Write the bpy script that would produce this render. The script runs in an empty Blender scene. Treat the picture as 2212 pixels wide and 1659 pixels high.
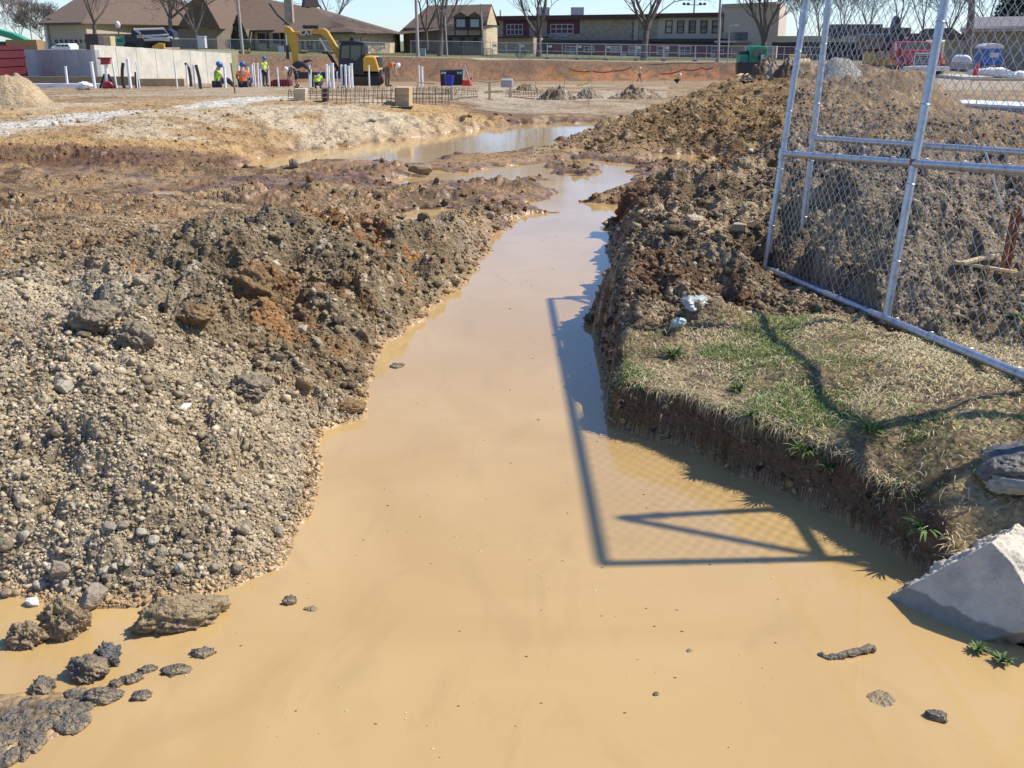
import bpy, bmesh, math, random
import numpy as np
from mathutils import Vector, Matrix
random.seed(7); rng = np.random.default_rng(11)
S = bpy.context.scene; COL = S.collection
R = math.radians
# ---------- camera geometry: photo measured on a 2212 x 1659 grid
F = 2150.0; PIT = math.atan(741.5 / F); CP, SP = math.cos(PIT), math.sin(PIT); H = 2.0
cam = bpy.data.cameras.new('camera'); co = bpy.data.objects.new('camera', cam); COL.objects.link(co)
co.location = (0, 0, H); co.rotation_euler = (math.pi / 2 - PIT, 0, 0)
cam.lens = 36 * F / 2212; cam.sensor_width = 36; cam.clip_start = 0.05; cam.clip_end = 6000
S.camera = co
def ray(u, v):
    x = (u - 1106) / F; y = (829.5 - v) / F
    return x, CP + y * SP, -SP + y * CP
def G(u, v, z=0.0):                      # pixel -> point at height z
    x, y, w = ray(u, v); t = (z - H) / w
    return (x * t, y * t, z)
def P(u, v, Y):                          # pixel -> point at forward distance Y
    x, y, w = ray(u, v); t = Y / y
    return (x * t, Y, H + w * t)
# ---------- world & sun
SUN = Vector((0.83, 0.12, 1.0)).normalized()
el = math.asin(SUN.z); az = math.atan2(SUN.x, SUN.y)
W = bpy.data.worlds.new('World'); S.world = W; W.use_nodes = True
nt = W.node_tree; nt.nodes.clear()
sk = nt.nodes.new('ShaderNodeTexSky'); sk.sky_type = 'NISHITA'; sk.sun_disc = False
sk.sun_elevation = el; sk.sun_rotation = az; sk.air_density = 1.0; sk.dust_density = 0.25; sk.ozone_density = 2.0; sk.altitude = 300
bg = nt.nodes.new('ShaderNodeBackground'); bg.inputs[1].default_value = 0.135
wo = nt.nodes.new('ShaderNodeOutputWorld')
tn = nt.nodes.new('ShaderNodeVectorMath'); tn.operation = 'MULTIPLY'; tn.inputs[1].default_value = (.67, .81, 1.09)
nt.links.new(sk.outputs[0], tn.inputs[0]); nt.links.new(tn.outputs[0], bg.inputs[0]); nt.links.new(bg.outputs[0], wo.inputs[0])
sl = bpy.data.lights.new('sun', 'SUN'); so = bpy.data.objects.new('sun', sl); COL.objects.link(so)
sl.energy = 4.6; sl.angle = R(0.75); sl.color = (1, 0.955, 0.88)
so.rotation_euler = SUN.to_track_quat('Z', 'Y').to_euler(); so.location = (8, -2, 12)
S.view_settings.view_transform = 'Standard'; S.view_settings.look = 'None'
S.view_settings.exposure = 0.40; S.view_settings.gamma = 1; S.view_settings.use_curve_mapping = False
S.render.engine = 'CYCLES'; S.render.resolution_x = 1024; S.render.resolution_y = 768
try: S.cycles.max_bounces = 6; S.cycles.use_denoising = True
except Exception: pass
# ---------- noise
def h2(ix, iy, k=0):
    n = (ix.astype(np.int64) * 374761393 + iy.astype(np.int64) * 668265263 + k * 974634777) & 0xffffffff
    n = ((n ^ (n >> 13)) * 1274126177) & 0xffffffff
    n = n ^ (n >> 16)
    return (n & 0xffff).astype(np.float32) / 65535.0
def vn(x, y, k=0):
    ix = np.floor(x); iy = np.floor(y); fx = x - ix; fy = y - iy
    fx = fx * fx * fx * (fx * (fx * 6 - 15) + 10); fy = fy * fy * fy * (fy * (fy * 6 - 15) + 10)
    a = h2(ix, iy, k); b = h2(ix + 1, iy, k); c = h2(ix, iy + 1, k); d = h2(ix + 1, iy + 1, k)
    return (a + (b - a) * fx) * (1 - fy) + (c + (d - c) * fx) * fy
def fbm(x, y, o=4, k=0, g=.5):
    s = 0; a = 1; t = 0
    for i in range(o):
        s = s + a * vn(x, y, k + i * 7); t += a; a *= g
        x, y = (x * .8 - y * .6) * 2.03 + 11.3, (x * .6 + y * .8) * 2.03 + 5.7
    return s / t
def worley(x, y, k=0):                   # distance to nearest cell point, cell random
    ix = np.floor(x); iy = np.floor(y)
    best = np.full(x.shape, 9., np.float32); rid = np.zeros(x.shape, np.float32)
    for dx in (-1, 0, 1):
        for dy in (-1, 0, 1):
            cx = ix + dx; cy = iy + dy
            d = (cx + h2(cx, cy, k) - x) ** 2 + (cy + h2(cx, cy, k + 1) - y) ** 2
            m = d < best; best = np.where(m, d, best); rid = np.where(m, h2(cx, cy, k + 2), rid)
    return np.sqrt(best), rid
def sm(a, b, x): t = np.clip((x - a) / (b - a), 0, 1); return t * t * (3 - 2 * t)
# ---------- object helpers
def tag(o, label=None, cat=None, group=None, kind=None):
    if label: o['label'] = label
    if cat: o['category'] = cat
    if group: o['group'] = group
    if kind: o['kind'] = kind
    return o
def thing(name, label, cat, loc=(0, 0, 0), rz=0, group=None):
    o = bpy.data.objects.new(name, None); COL.objects.link(o); o.location = loc; o.rotation_euler = (0, 0, rz)
    o.empty_display_size = .3
    return tag(o, label, cat, group)
def npmesh(name, co_, tris=None, quads=None, mat=None, cols=None, smooth=True, parent=None, attrs=None):
    me = bpy.data.meshes.new(name); nv = len(co_)
    nf = 0; li = []; ls = []; s = 0
    if tris is not None and len(tris): li.append(np.asarray(tris).ravel()); ls.append(np.arange(len(tris)) * 3 + s); s += 3 * len(tris); nf += len(tris)
    if quads is not None and len(quads): li.append(np.asarray(quads).ravel()); ls.append(np.arange(len(quads)) * 4 + s); s += 4 * len(quads); nf += len(quads)
    me.vertices.add(nv); me.vertices.foreach_set('co', np.asarray(co_, np.float32).ravel())
    me.loops.add(s); me.loops.foreach_set('vertex_index', np.concatenate(li).astype(np.int32))
    me.polygons.add(nf); me.polygons.foreach_set('loop_start', np.concatenate(ls).astype(np.int32))
    if smooth: me.polygons.foreach_set('use_smooth', np.ones(nf, bool))
    if cols is not None:
        a = me.color_attributes.new('Col', 'FLOAT_COLOR', 'POINT')
        c = np.ones((nv, 4), np.float32); c[:, :cols.shape[1]] = cols; a.data.foreach_set('color', c.ravel())
    for kx, vv in (attrs or {}).items():
        a = me.attributes.new(kx, 'FLOAT', 'POINT'); a.data.foreach_set('value', np.asarray(vv, np.float32))
    me.update(); me.validate()
    if mat: me.materials.append(mat)
    o = bpy.data.objects.new(name, me); COL.objects.link(o)
    if parent: o.parent = parent
    return o
class MB:                                # mesh builder
    def __init__(s): s.v = []; s.f = []
    def add(s, vs, fs):
        n = len(s.v); s.v += [tuple(p) for p in vs]; s.f += [tuple(i + n for i in f) for f in fs]; return s
    def box(s, c, d, rz=0, rx=0, ry=0, tx=1, ty=1):   # centre, size; tx,ty = taper of the top
        M_ = Matrix.Rotation(rz, 3, 'Z') @ Matrix.Rotation(ry, 3, 'Y') @ Matrix.Rotation(rx, 3, 'X'); c = Vector(c)
        vs = []
        for z in (-1, 1):
            for x, y in ((-1, -1), (1, -1), (1, 1), (-1, 1)):
                k = (tx, ty) if z > 0 else (1, 1)
                vs.append(c + M_ @ Vector((x * d[0] / 2 * k[0], y * d[1] / 2 * k[1], z * d[2] / 2)))
        return s.add(vs, [(3, 2, 1, 0), (4, 5, 6, 7), (0, 1, 5, 4), (1, 2, 6, 5), (2, 3, 7, 6), (3, 0, 4, 7)])
    def tube(s, pts, r, n=8, caps=True):   # r scalar or list
        pts = [Vector(p) for p in pts]; k = len(pts); rs = r if isinstance(r, (list, tuple)) else [r] * k
        base = len(s.v); prev = None
        for i, p in enumerate(pts):
            t = (pts[min(i + 1, k - 1)] - pts[max(i - 1, 0)]).normalized()
            a = prev if prev is not None else (Vector((0, 0, 1)) if abs(t.z) < .9 else Vector((1, 0, 0)))
            b = t.cross(a); b = b.normalized() if b.length > 1e-6 else t.orthogonal().normalized(); a = b.cross(t).normalized(); prev = a
            for j in range(n):
                g = 2 * math.pi * j / n; s.v.append(tuple(p + (a * math.cos(g) + b * math.sin(g)) * rs[i]))
        for i in range(k - 1):
            for j in range(n):
                q = base + i * n + j; w = base + i * n + (j + 1) % n
                s.f.append((q, w, w + n, q + n))
        if caps:
            s.f.append(tuple(base + j for j in range(n))[::-1]); s.f.append(tuple(base + (k - 1) * n + j for j in range(n)))
        return s
    def prism(s, poly, a, b):   # poly 2D outline mapped by a,b: functions (p)->3D
        n = len(poly); return s.add([a(p) for p in poly] + [b(p) for p in poly],
            [tuple(range(n))[::-1], tuple(range(n, 2 * n))] + [(i, (i + 1) % n, n + (i + 1) % n, n + i) for i in range(n)])
    def ellip(s, c, d, n=10, m=7, M_=None):
        c = Vector(c); vs = []; fs = []
        M_ = M_ or Matrix.Identity(3)
        for i in range(1, m):
            th = math.pi * i / m
            for j in range(n):
                ph = 2 * math.pi * j / n
                vs.append(c + M_ @ Vector((math.sin(th) * math.cos(ph) * d[0], math.sin(th) * math.sin(ph) * d[1], math.cos(th) * d[2])))
        vs += [c + M_ @ Vector((0, 0, d[2])), c - M_ @ Vector((0, 0, d[2]))]; T = len(vs) - 2
        for i in range(m - 2):
            for j in range(n):
                q = i * n + j; w = i * n + (j + 1) % n; fs.append((q, q + n, w + n, w))
        for j in range(n):
            fs.append((T, j, (j + 1) % n)); q = (m - 2) * n
            fs.append((q + (j + 1) % n, q + j, T + 1))
        return s.add(vs, fs)
    def build(s, name, mat, parent=None, smooth=False, bevel=0, seg=2, loc=None):
        me = bpy.data.meshes.new(name); me.from_pydata(s.v, [], s.f); me.update()
        if mat: me.materials.append(mat)
        o = bpy.data.objects.new(name, me); COL.objects.link(o)
        if parent: o.parent = parent
        if loc: o.location = loc
        bm = bmesh.new(); bm.from_mesh(me); bmesh.ops.recalc_face_normals(bm, faces=bm.faces)
        if smooth:
            for f in bm.faces: f.smooth = True
            for e in bm.edges:
                if len(e.link_faces) == 2 and e.calc_face_angle(0) > 0.75: e.smooth = False
        bm.to_mesh(me); bm.free()
        if bevel:
            b = o.modifiers.new('b', 'BEVEL'); b.width = bevel; b.segments = seg; b.limit_method = 'ANGLE'
        return o
def copy_tree(o, parent=None):
    c = o.copy(); COL.objects.link(c)
    if parent: c.parent = parent
    for ch in [q for q in list(bpy.data.objects) if q.parent == o]: copy_tree(ch, c)
    return c
# ---------- materials
def mat(name, col, rough=.7, metal=0, noise=.12, scale=6, bump=0, bscale=40, spec=.5, attr=None, alpha=1, trans=0, dirt=None, emis=None):
    m = bpy.data.materials.new(name); m.use_nodes = True; t = m.node_tree; N = t.nodes; L = t.links; b = N['Principled BSDF']
    b.inputs['Roughness'].default_value = rough; b.inputs['Metallic'].default_value = metal; b.inputs['Specular IOR Level'].default_value = spec
    tc = N.new('ShaderNodeTexCoord')
    n1 = N.new('ShaderNodeTexNoise'); n1.inputs['Scale'].default_value = scale; n1.inputs['Detail'].default_value = 6; n1.inputs['Roughness'].default_value = .65
    L.new(tc.outputs['Object'], n1.inputs['Vector'])
    mr = N.new('ShaderNodeMapRange'); mr.inputs['From Min'].default_value = .3; mr.inputs['From Max'].default_value = .7
    mr.inputs['To Min'].default_value = 1 - noise; mr.inputs['To Max'].default_value = 1 + noise; L.new(n1.outputs['Fac'], mr.inputs['Value'])
    vm = N.new('ShaderNodeVectorMath'); vm.operation = 'SCALE'
    if attr:
        at = N.new('ShaderNodeAttribute'); at.attribute_name = attr; L.new(at.outputs['Color'], vm.inputs[0])
    else: vm.inputs[0].default_value = col
    L.new(mr.outputs[0], vm.inputs['Scale'])
    out = vm.outputs[0]
    if dirt:
        n2 = N.new('ShaderNodeTexNoise'); n2.inputs['Scale'].default_value = dirt[1]; n2.inputs['Detail'].default_value = 8; n2.inputs['Roughness'].default_value = .7
        L.new(tc.outputs['Object'], n2.inputs['Vector'])
        r2 = N.new('ShaderNodeMapRange'); r2.inputs['From Min'].default_value = .45; r2.inputs['From Max'].default_value = .7; r2.inputs['To Max'].default_value = dirt[2]
        L.new(n2.outputs['Fac'], r2.inputs['Value'])
        mx = N.new('ShaderNodeMix'); mx.data_type = 'RGBA'; L.new(r2.outputs[0], mx.inputs['Factor']); L.new(out, mx.inputs['A']); mx.inputs['B'].default_value = (*dirt[0], 1); out = mx.outputs['Result']
    L.new(out, b.inputs['Base Color'])
    if bump:
        n3 = N.new('ShaderNodeTexNoise'); n3.inputs['Scale'].default_value = bscale; n3.inputs['Detail'].default_value = 5
        L.new(tc.outputs['Object'], n3.inputs['Vector'])
        bp = N.new('ShaderNodeBump'); bp.inputs['Strength'].default_value = min(1, bump); bp.inputs['Distance'].default_value = .02 if bump <= 1 else .02 * bump
        L.new(n3.outputs['Fac'], bp.inputs['Height']); L.new(bp.outputs[0], b.inputs['Normal'])
    if alpha < 1: b.inputs['Alpha'].default_value = alpha
    if trans: b.inputs['Transmission Weight'].default_value = trans
    return m
def ground_mat():
    m = bpy.data.materials.new('ground'); m.use_nodes = True; t = m.node_tree; N = t.nodes; L = t.links; b = N['Principled BSDF']
    tc = N.new('ShaderNodeTexCoord'); at = N.new('ShaderNodeAttribute'); at.attribute_name = 'Col'
    wt = N.new('ShaderNodeAttribute'); wt.attribute_name = 'wet'
    v1 = N.new('ShaderNodeTexVoronoi'); v1.inputs['Scale'].default_value = 42; L.new(tc.outputs['Object'], v1.inputs['Vector'])
    v2 = N.new('ShaderNodeTexVoronoi'); v2.inputs['Scale'].default_value = 15; L.new(tc.outputs['Object'], v2.inputs['Vector'])
    n1 = N.new('ShaderNodeTexNoise'); n1.inputs['Scale'].default_value = 60; n1.inputs['Detail'].default_value = 6; n1.inputs['Roughness'].default_value = .7; L.new(tc.outputs['Object'], n1.inputs['Vector'])
    n2 = N.new('ShaderNodeTexNoise'); n2.inputs['Scale'].default_value = 3.2; n2.inputs['Detail'].default_value = 8; n2.inputs['Roughness'].default_value = .7; L.new(tc.outputs['Object'], n2.inputs['Vector'])
    sp = N.new('ShaderNodeSeparateColor'); L.new(v1.outputs['Color'], sp.inputs[0])
    def mr(src, a, bb, c, d):
        q = N.new('ShaderNodeMapRange'); q.inputs['From Min'].default_value = a; q.inputs['From Max'].default_value = bb; q.inputs['To Min'].default_value = c; q.inputs['To Max'].default_value = d
        L.new(src, q.inputs['Value']); return q.outputs[0]
    def mu(a, c, op='MULTIPLY'):
        q = N.new('ShaderNodeMath'); q.operation = op; L.new(a, q.inputs[0])
        if isinstance(c, float): q.inputs[1].default_value = c
        else: L.new(c, q.inputs[1])
        return q.outputs[0]
    k = mu(mu(mr(sp.outputs[0], 0, 1, .72, 1.3), mr(n1.outputs['Fac'], .25, .75, .72, 1.25)), mr(n2.outputs['Fac'], .3, .7, .8, 1.2))
    vm = N.new('ShaderNodeVectorMath'); vm.operation = 'SCALE'; L.new(at.outputs['Color'], vm.inputs[0]); L.new(k, vm.inputs['Scale'])
    L.new(vm.outputs[0], b.inputs['Base Color'])
    L.new(mr(wt.outputs['Fac'], 0, 1, .95, .22), b.inputs['Roughness']); b.inputs['Specular IOR Level'].default_value = .4
    hgt = mu(mu(mu(v1.outputs['Distance'], -.9), mu(v2.outputs['Distance'], -1.2), 'ADD'), mu(n1.outputs['Fac'], .9), 'ADD')
    bp = N.new('ShaderNodeBump'); bp.inputs['Distance'].default_value = .02
    L.new(mr(wt.outputs['Fac'], 0, 1, 1, .25), bp.inputs['Strength']); L.new(hgt, bp.inputs['Height']); L.new(bp.outputs[0], b.inputs['Normal'])
    return m
# ================= TERRAIN =================
def poly(pts): return np.array([G(u, v)[:2] for u, v in pts], np.float32)
CH = poly([(-1500, 1290), (-300, 1285), (0, 1290), (120, 1303), (230, 1318), (330, 1300), (420, 1285), (520, 1262), (610, 1228), (640, 1160), (668, 1100), (690, 1040), (680, 970), (705, 925), (785, 905), (795, 850), (812, 800), (850, 735), (890, 705), (930, 678), (1000, 610), (1050, 560), (1068, 520), (1112, 487), (1118, 470), (1212, 457), (1140, 451), (1144, 437), (1190, 428), (1226, 414), (1140, 401), (1122, 392), (1068, 394), (996, 394), (884, 397), (862, 404), (845, 394), (870, 386), (945, 368), (1000, 372), (1068, 361), (1133, 354), (1183, 352), (1240, 345), (1300, 350), (1374, 358), (1376, 394), (1349, 408), (1300, 424), (1259, 437), (1302, 440), (1334, 441), (1327, 452), (1320, 487), (1334, 505), (1320, 545), (1313, 595), (1302, 653), (1258, 692), (1262, 700), (1295, 708), (1295, 725), (1291, 768), (1302, 797), (1310, 850), (1312, 915), (1340, 930), (1450, 955), (1560, 1010), (1680, 1062), (1760, 1100), (1840, 1140), (1960, 1205), (2020, 1260), (2120, 1370), (2330, 1440), (2700, 1500), (4000, 2500), (3000, 5200), (-2000, 5200)])
A_ = poly([(708, 354), (640, 362), (560, 368), (500, 362), (560, 345), (640, 330), (730, 316), (845, 305), (960, 291), (1014, 281), (1140, 268), (1320, 263), (1313, 279), (1230, 300), (1194, 320), (1104, 328), (1068, 333), (960, 342), (942, 349), (902, 356), (805, 352)])
C_ = poly([(823, 469), (888, 455), (960, 451), (996, 462), (931, 473), (900, 515), (870, 515), (852, 480)])
D_ = poly([(1230, 328), (1259, 318), (1291, 322), (1277, 336), (1240, 338)])
E_ = poly([(1392, 343), (1428, 331), (1490, 335), (1560, 347), (1600, 350), (1550, 360), (1464, 354), (1410, 356)])
F_ = poly([(1440, 374), (1460, 366), (1482, 368), (1470, 378)])
F2 = poly([(320, 417), (360, 408), (410, 414), (400, 424), (345, 426)])
K_ = poly([(-500, 1530), (0, 1505), (60, 1498), (150, 1500), (190, 1530), (120, 1590), (50, 1612), (0, 1662), (-500, 1800)])
K_ = K_
I1 = poly([(1138, 386), (1158, 378), (1186, 382), (1180, 394), (1150, 395)])
I2 = poly([(1178, 366), (1200, 357), (1250, 352), (1300, 358), (1276, 380), (1250, 379), (1205, 372)])
def sdp(x, y, pg):
    d = np.full(x.shape, 1e9, np.float32); ins = np.zeros(x.shape, bool); n = len(pg)
    for i in range(n):
        ax, ay = pg[i]; bx, by = pg[(i + 1) % n]; ex, ey = bx - ax, by - ay
        t = np.clip(((x - ax) * ex + (y - ay) * ey) / (ex * ex + ey * ey + 1e-9), 0, 1)
        d = np.minimum(d, (x - ax - t * ex) ** 2 + (y - ay - t * ey) ** 2)
        if by != ay: ins ^= ((ay > y) != (by > y)) & (x < ex * (y - ay) / ey + ax)
    d = np.sqrt(d); return np.where(ins, -d, d)
CTRL = [(300,560,.45),(420,545,.5),(560,520,.5),(640,500,.5),(760,490,.42),(860,490,.33),(960,478,.28),(1040,470,.27),
 (200,700,.58),(330,660,.66),(450,640,.68),(560,620,.64),(700,580,.52),(830,560,.42),(930,540,.32),
 (100,830,.5),(250,820,.55),(400,800,.55),(520,760,.5),(650,760,.36),(720,680,.42),(-150,830,.5),(-150,1000,.42),
 (100,980,.42),(250,980,.44),(400,950,.46),(520,930,.38),(560,1030,.3),(400,1080,.34),(200,1100,.34),(50,1100,.34),(620,900,.32),(-150,1150,.3),
 (0,620,.34),(0,700,.4),(100,610,.34),(-150,650,.35),(0,540,.16),(150,520,.16),(300,500,.16),(450,480,.14),(600,460,.12),(750,450,.09),
 (1400,790,.27),(1600,760,.33),(1800,760,.38),(1500,850,.27),(1700,900,.33),(1900,900,.42),(2100,950,.44),(1900,1050,.28),(2100,1100,.32),(2250,1200,.28),(2050,1180,.2),(1700,960,.27),(1450,860,.26),(1820,1060,.2),(1950,1190,.14),(2100,1260,.15),(1800,1090,.16),(1700,1030,.19),(2250,1300,.16),
 (1680,600,.23),(1790,640,.31),(1915,692,.41),(2212,850,.5),(2400,1000,.55),(2400,1200,.5),(2050,760,.46),
 (1360,700,.38),(1380,640,.45),(1450,600,.48),(1400,560,.5),(1380,500,.46),(1450,520,.58),(1550,560,.46),(1500,660,.42),(1600,660,.32),(1560,470,.66),(1460,440,.58),(1380,420,.45),(1500,400,.66),(1600,385,.7),(1650,450,.55),(1620,540,.36),(1420,395,.4),
 (1800,560,.38),(1900,500,.65),(2000,450,.9),(1900,400,1.0),(2050,380,1.05),(1780,480,.5),(2100,560,.5),(2000,640,.42),(2200,620,.48),(2200,720,.5),(1760,400,.8),(1850,320,1.15),(2000,330,.95),(1960,240,1.15),(1850,230,1.15),(2100,310,.5),(2212,420,.7),(2300,560,.55),
 (1300,300,.12),(1500,300,.25),(1600,300,.4),(1450,312,.15),(1680,330,.65),(1400,330,.08),(1700,400,.7),(1660,370,.5),(1550,350,.06),(1740,300,.95),
]
RG = [(1370,277,20.5),(1430,240,21.5),(1500,203,22.5),(1560,183,23.5),(1600,176,24.5),(1650,163,25.5),(1700,140,26.5),(1745,132,27),(1800,150,27),(1450,262,20.),(1500,250,19.5),(1560,235,20),(1620,215,21),(-100,288,17.3),(0,286,17.3),(150,273,17.6),(300,265,18),(450,257,18.5),(600,244,19.2),(700,240,19.8),(770,256,20.2),(850,252,21.5),(950,247,22.5),(1050,238,24),(-100,262,20),(0,262,20),(150,252,20.5),(300,243,21),(450,238,21.5),(600,228,22.3),(720,226,23),(-100,372,16.2),(0,370,16.2),(150,362,16.4),(300,344,16.9),(450,330,17.3),(600,306,18.4),(700,294,19),(780,289,19.3),(900,276,20.6),(1000,266,21.7),(-100,335,16.75),(0,333,16.75),(150,326,16.95),(300,312,17.4),(450,300,17.8),(600,280,18.6),(720,272,19.3),(-100,235,24.5),(150,228,25),(400,220,26),(650,212,27),(1680,190,22),(1740,180,23),(1600,262,17.5),(1680,240,18),(1760,220,19)]
CW = np.array([(*G(u, v, z)[:2], z) for u, v, z in [(a, b, c * (1.16 if (i < 6 or 8 <= i < 15) else 1)) for i, (a, b, c) in enumerate(CTRL)]] + [P(*q) for q in RG], np.float32)
def base_h(x, y):
    s = x / np.maximum(y, 3)
    pit = np.interp(y, [-9, 0, 12, 16, 19, 25, 35, 58, 90, 118], [.25, .2, .06, .045, .1, .16, .05, -.41, -1.5, -2.35]) + .2 * sm(24, 26, y) * sm(50, 36, y) * sm(.02, -.08, s)
    Ye = np.interp(s, [-.3, -.12, .13, .24, .6], [98, 116, 127, 127, 127])
    zp = np.interp(s, [-.3, -.12, .13, .5], [.8, .33, -.48, -.5])
    non = np.interp(y, [0, 18, 30, 57, 100, 130], [.2, .3, .25, .07, -.95, -.5])
    lo = pit + (non - pit) * sm(.2, .26, s)
    bk = sm(-5, 1.2, y - Ye + (vn(x * .3, y * .1, 91) - .5) * 3)
    hi = np.where(y > 190, np.minimum(zp, -.4), zp)
    return lo * (1 - bk) + hi * bk
def H_target(x, y):
    s = x / np.maximum(y, .5); ly = np.log(np.maximum(y, .5)); W0 = .02; num = W0 * base_h(x, y); den = W0 + 0 * x
    for cx, cy, cz in CW:
        r2 = ((s - cx / cy) / .052) ** 2 + ((ly - math.log(cy)) / (.06 if cy < 13 else .034)) ** 2
        w = np.exp(-r2); num = num + w * cz; den = den + w
    return num / den
def terrain(x, y, fine=True):
    yy = np.maximum(y, 1.)
    s = x / yy
    wob = np.clip(yy * .012, .03, .3) * (1 + .9 * (y > 11.5))
    wx = x + (fbm(x * 3 / 1., y * 3 / 1., 3, 5) - .5) * 2 * wob; wy = y + (fbm(x * 3, y * 3, 3, 25) - .5) * 2 * wob
    sd = sdp(wx, wy, CH); isr = (x > np.interp(y, [0, 4, 7.7, 12, 16], [0.2, .2, .35, .8, 1.8])) & (y < 11.3)
    for q in (A_, C_, D_, E_, F_, F2): sd = np.minimum(sd, sdp(wx, wy, q))
    sd = np.where(y < 3.2, np.maximum(sd, np.where(x < -.5, -sdp(wx, wy, K_) * .8, -9)), sd)
    for q in (I1, I2): sd = np.maximum(sd, -sdp(wx, wy, q))
    Ht = H_target(x, y)
    near = y < 11.5
    cliff = isr & near
    slope = np.where(cliff, np.interp(y, [0, 6.6, 7.4, 12], [8, 8, 2, 2]), np.where(near, .72, .35))
    slope = np.where(x > 2.2, .8, slope) if False else slope
    Hc = np.maximum(Ht, .03)
    se = np.where(near & ~isr, np.maximum(sd - .07, 0) + .22 * np.clip(sd, 0, .07), np.maximum(sd, 0)); z = Hc * np.tanh(slope * se / Hc)
    z = np.where(Ht < .03, np.where(y > 30, Ht, z), z)
    z = np.where(y > 30, Ht, z)
    z = np.where((y < 3.4) & (x < -.6) & (sdp(wx, wy, K_) < .05), np.minimum(z, .012), z)
    z = np.where(sd < 0, -np.minimum(.25, .35 * -sd) - .012, z)
    zr = .235 + .081 * (8.04 - y); xr = 2.08 + .08 * (8.04 - y); rl = (y > 4.0) & (y < 8.02) & ~((y > 5.55) & (y < 5.8)) & (x > xr - .45) & (x < xr + .05)
    pile = sm(.16, .42, Ht) * (y < 30) * (1 - (y > 15.5) * (s < .02))
    grass = sdp(wx, wy, GR) < 0
    grassf = sm(.10, -.10, sdp(wx, wy, GR)) * (sd > .02)
    rough = .010 + .032 * pile
    rough = np.where((y > 8) & (y < 18) & (s < .2), np.maximum(rough * pile, .016), rough)
    rough = np.where((y > 17) & (s < -.02), .012, rough)
    rough = rough * (1 - grassf * .7)
    rough = rough * np.interp(y, [0, 10, 20, 40], [1, 1.2, 1.3, 2.])
    amp = rough * np.where(y > 10.8, np.clip(sd * 1.6 + .02, 0.02, 1), np.clip(sd * 4 + .25, 0.1, 1)) * (sd > -.15)
    n = (fbm(x * 1.1, y * 1.1, 3, 1) - .5) * 3.0 + (fbm(x * 4, y * 4, 4, 2) - .5) * 2.2
    ridged = 1 - np.abs(fbm(x * 2.3, y * 2.3, 4, 31) - .5) * 6
    n = n + ridged * .12
    wA, rA = worley(x * 7 + n * .3, y * 7, 40); wB, rB = worley(x * 18, y * 18 + n * .3, 50); wC, rC = worley(x * 45, y * 45, 60)
    cl = np.sqrt(np.maximum(0, .3 - wA ** 2)) * (rA > .55) * 1.35 + np.sqrt(np.maximum(0, .32 - wB ** 2)) * (rB > .25) * .85
    cl = cl + np.sqrt(np.maximum(0, .3 - wC ** 2)) * .42 * (y < 14)
    z = z + amp * (n * .42 + cl)
    md = (y > 7.8) & (y < 17) & (s < .25); mdw = md * (1 - pile) * np.clip(sd * 2, 0, 1)
    rc = y * 1.0 + .25 * x + (fbm(x * .5, y * .5, 2, 501) - .5) * 2.2; rt = np.abs(((rc * .9) % 1) - .5) * 2; act = sm(.42, .6, fbm(x * .35 + 7, y * .5, 2, 511))
    z = z + mdw * act * .05 * (sm(.55, .8, rt) * (1 + 1.2 * (fbm(x * 6, y * 6, 3, 521) - .5)) - .6 * sm(.35, .1, rt))
    lm = sm(.55, .68, fbm(x * 1.1, y * 1.6, 3, 531)); z = z + mdw * lm * .045 * (.5 + cl * 1.2 + n * .5)
    fr, rr = worley(x * 2.6 + n * .2, y * 2.6, 70)     # big lumps on the piles
    z = z + pile * (1 - grassf) * np.sqrt(np.maximum(0, .22 - fr ** 2)) * (rr > .6) * .22 * np.clip(sd * 3, 0, 1) * np.interp(y, [0, 12, 14, 22], [.7, .8, .7, .8])
    bz = pile * (1 - grassf) * (y < 12) * np.clip(sd * 2.5, 0, 1) * np.where(x < .4, sm(4.9, 5.6, y), .7); z = z + bz * ((fbm(x * 1.9, y * 1.9, 3, 601) - .46) * .42 - .10 * sm(.12, .02, np.abs(fbm(x * 2.4, y * 2.4, 2, 611) - .5)))
    z = np.where((x > 1.38) & (y < 3.5), np.minimum(z, .0 + 1.2 * np.clip(y - 3.3, 0, 1)), z)
    rw = sm(-.42, -.08, x - xr) * (x < xr + .05) * sm(8.3, 8.0, y) * sm(3.9, 4.1, y) * np.clip(np.abs(y - 5.68) * 9 - .4, 0, 1); z = z * (1 - rw) + np.minimum(z, zr - .03) * rw
    return z, sd, Ht, pile, grassf, n, (wA, rA, wB, rB, rr * (fr < .45)), wx, wy
GR = np.array([G(u, v, z)[:2] for u, v, z in [(1290, 800, .28), (1340, 755, .28), (1480, 735, .3), (1560, 720, .3), (1700, 700, .3), (1800, 690, .35), (1900, 715, .4), (2000, 740, .4), (2120, 770, .4), (2300, 800, .4), (2700, 900, .4), (2700, 1500, .2), (2300, 1360, .14), (2100, 1300, .12), (1990, 1225, .12), (1900, 1155, .13), (1800, 1090, .14), (1700, 1020, .19), (1550, 935, .24), (1420, 880, .24), (1290, 855, .24)]], np.float32)
GB = np.array([G(u, v, .03)[:2] for u, v in [(600, 700)]], np.float32)
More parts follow.
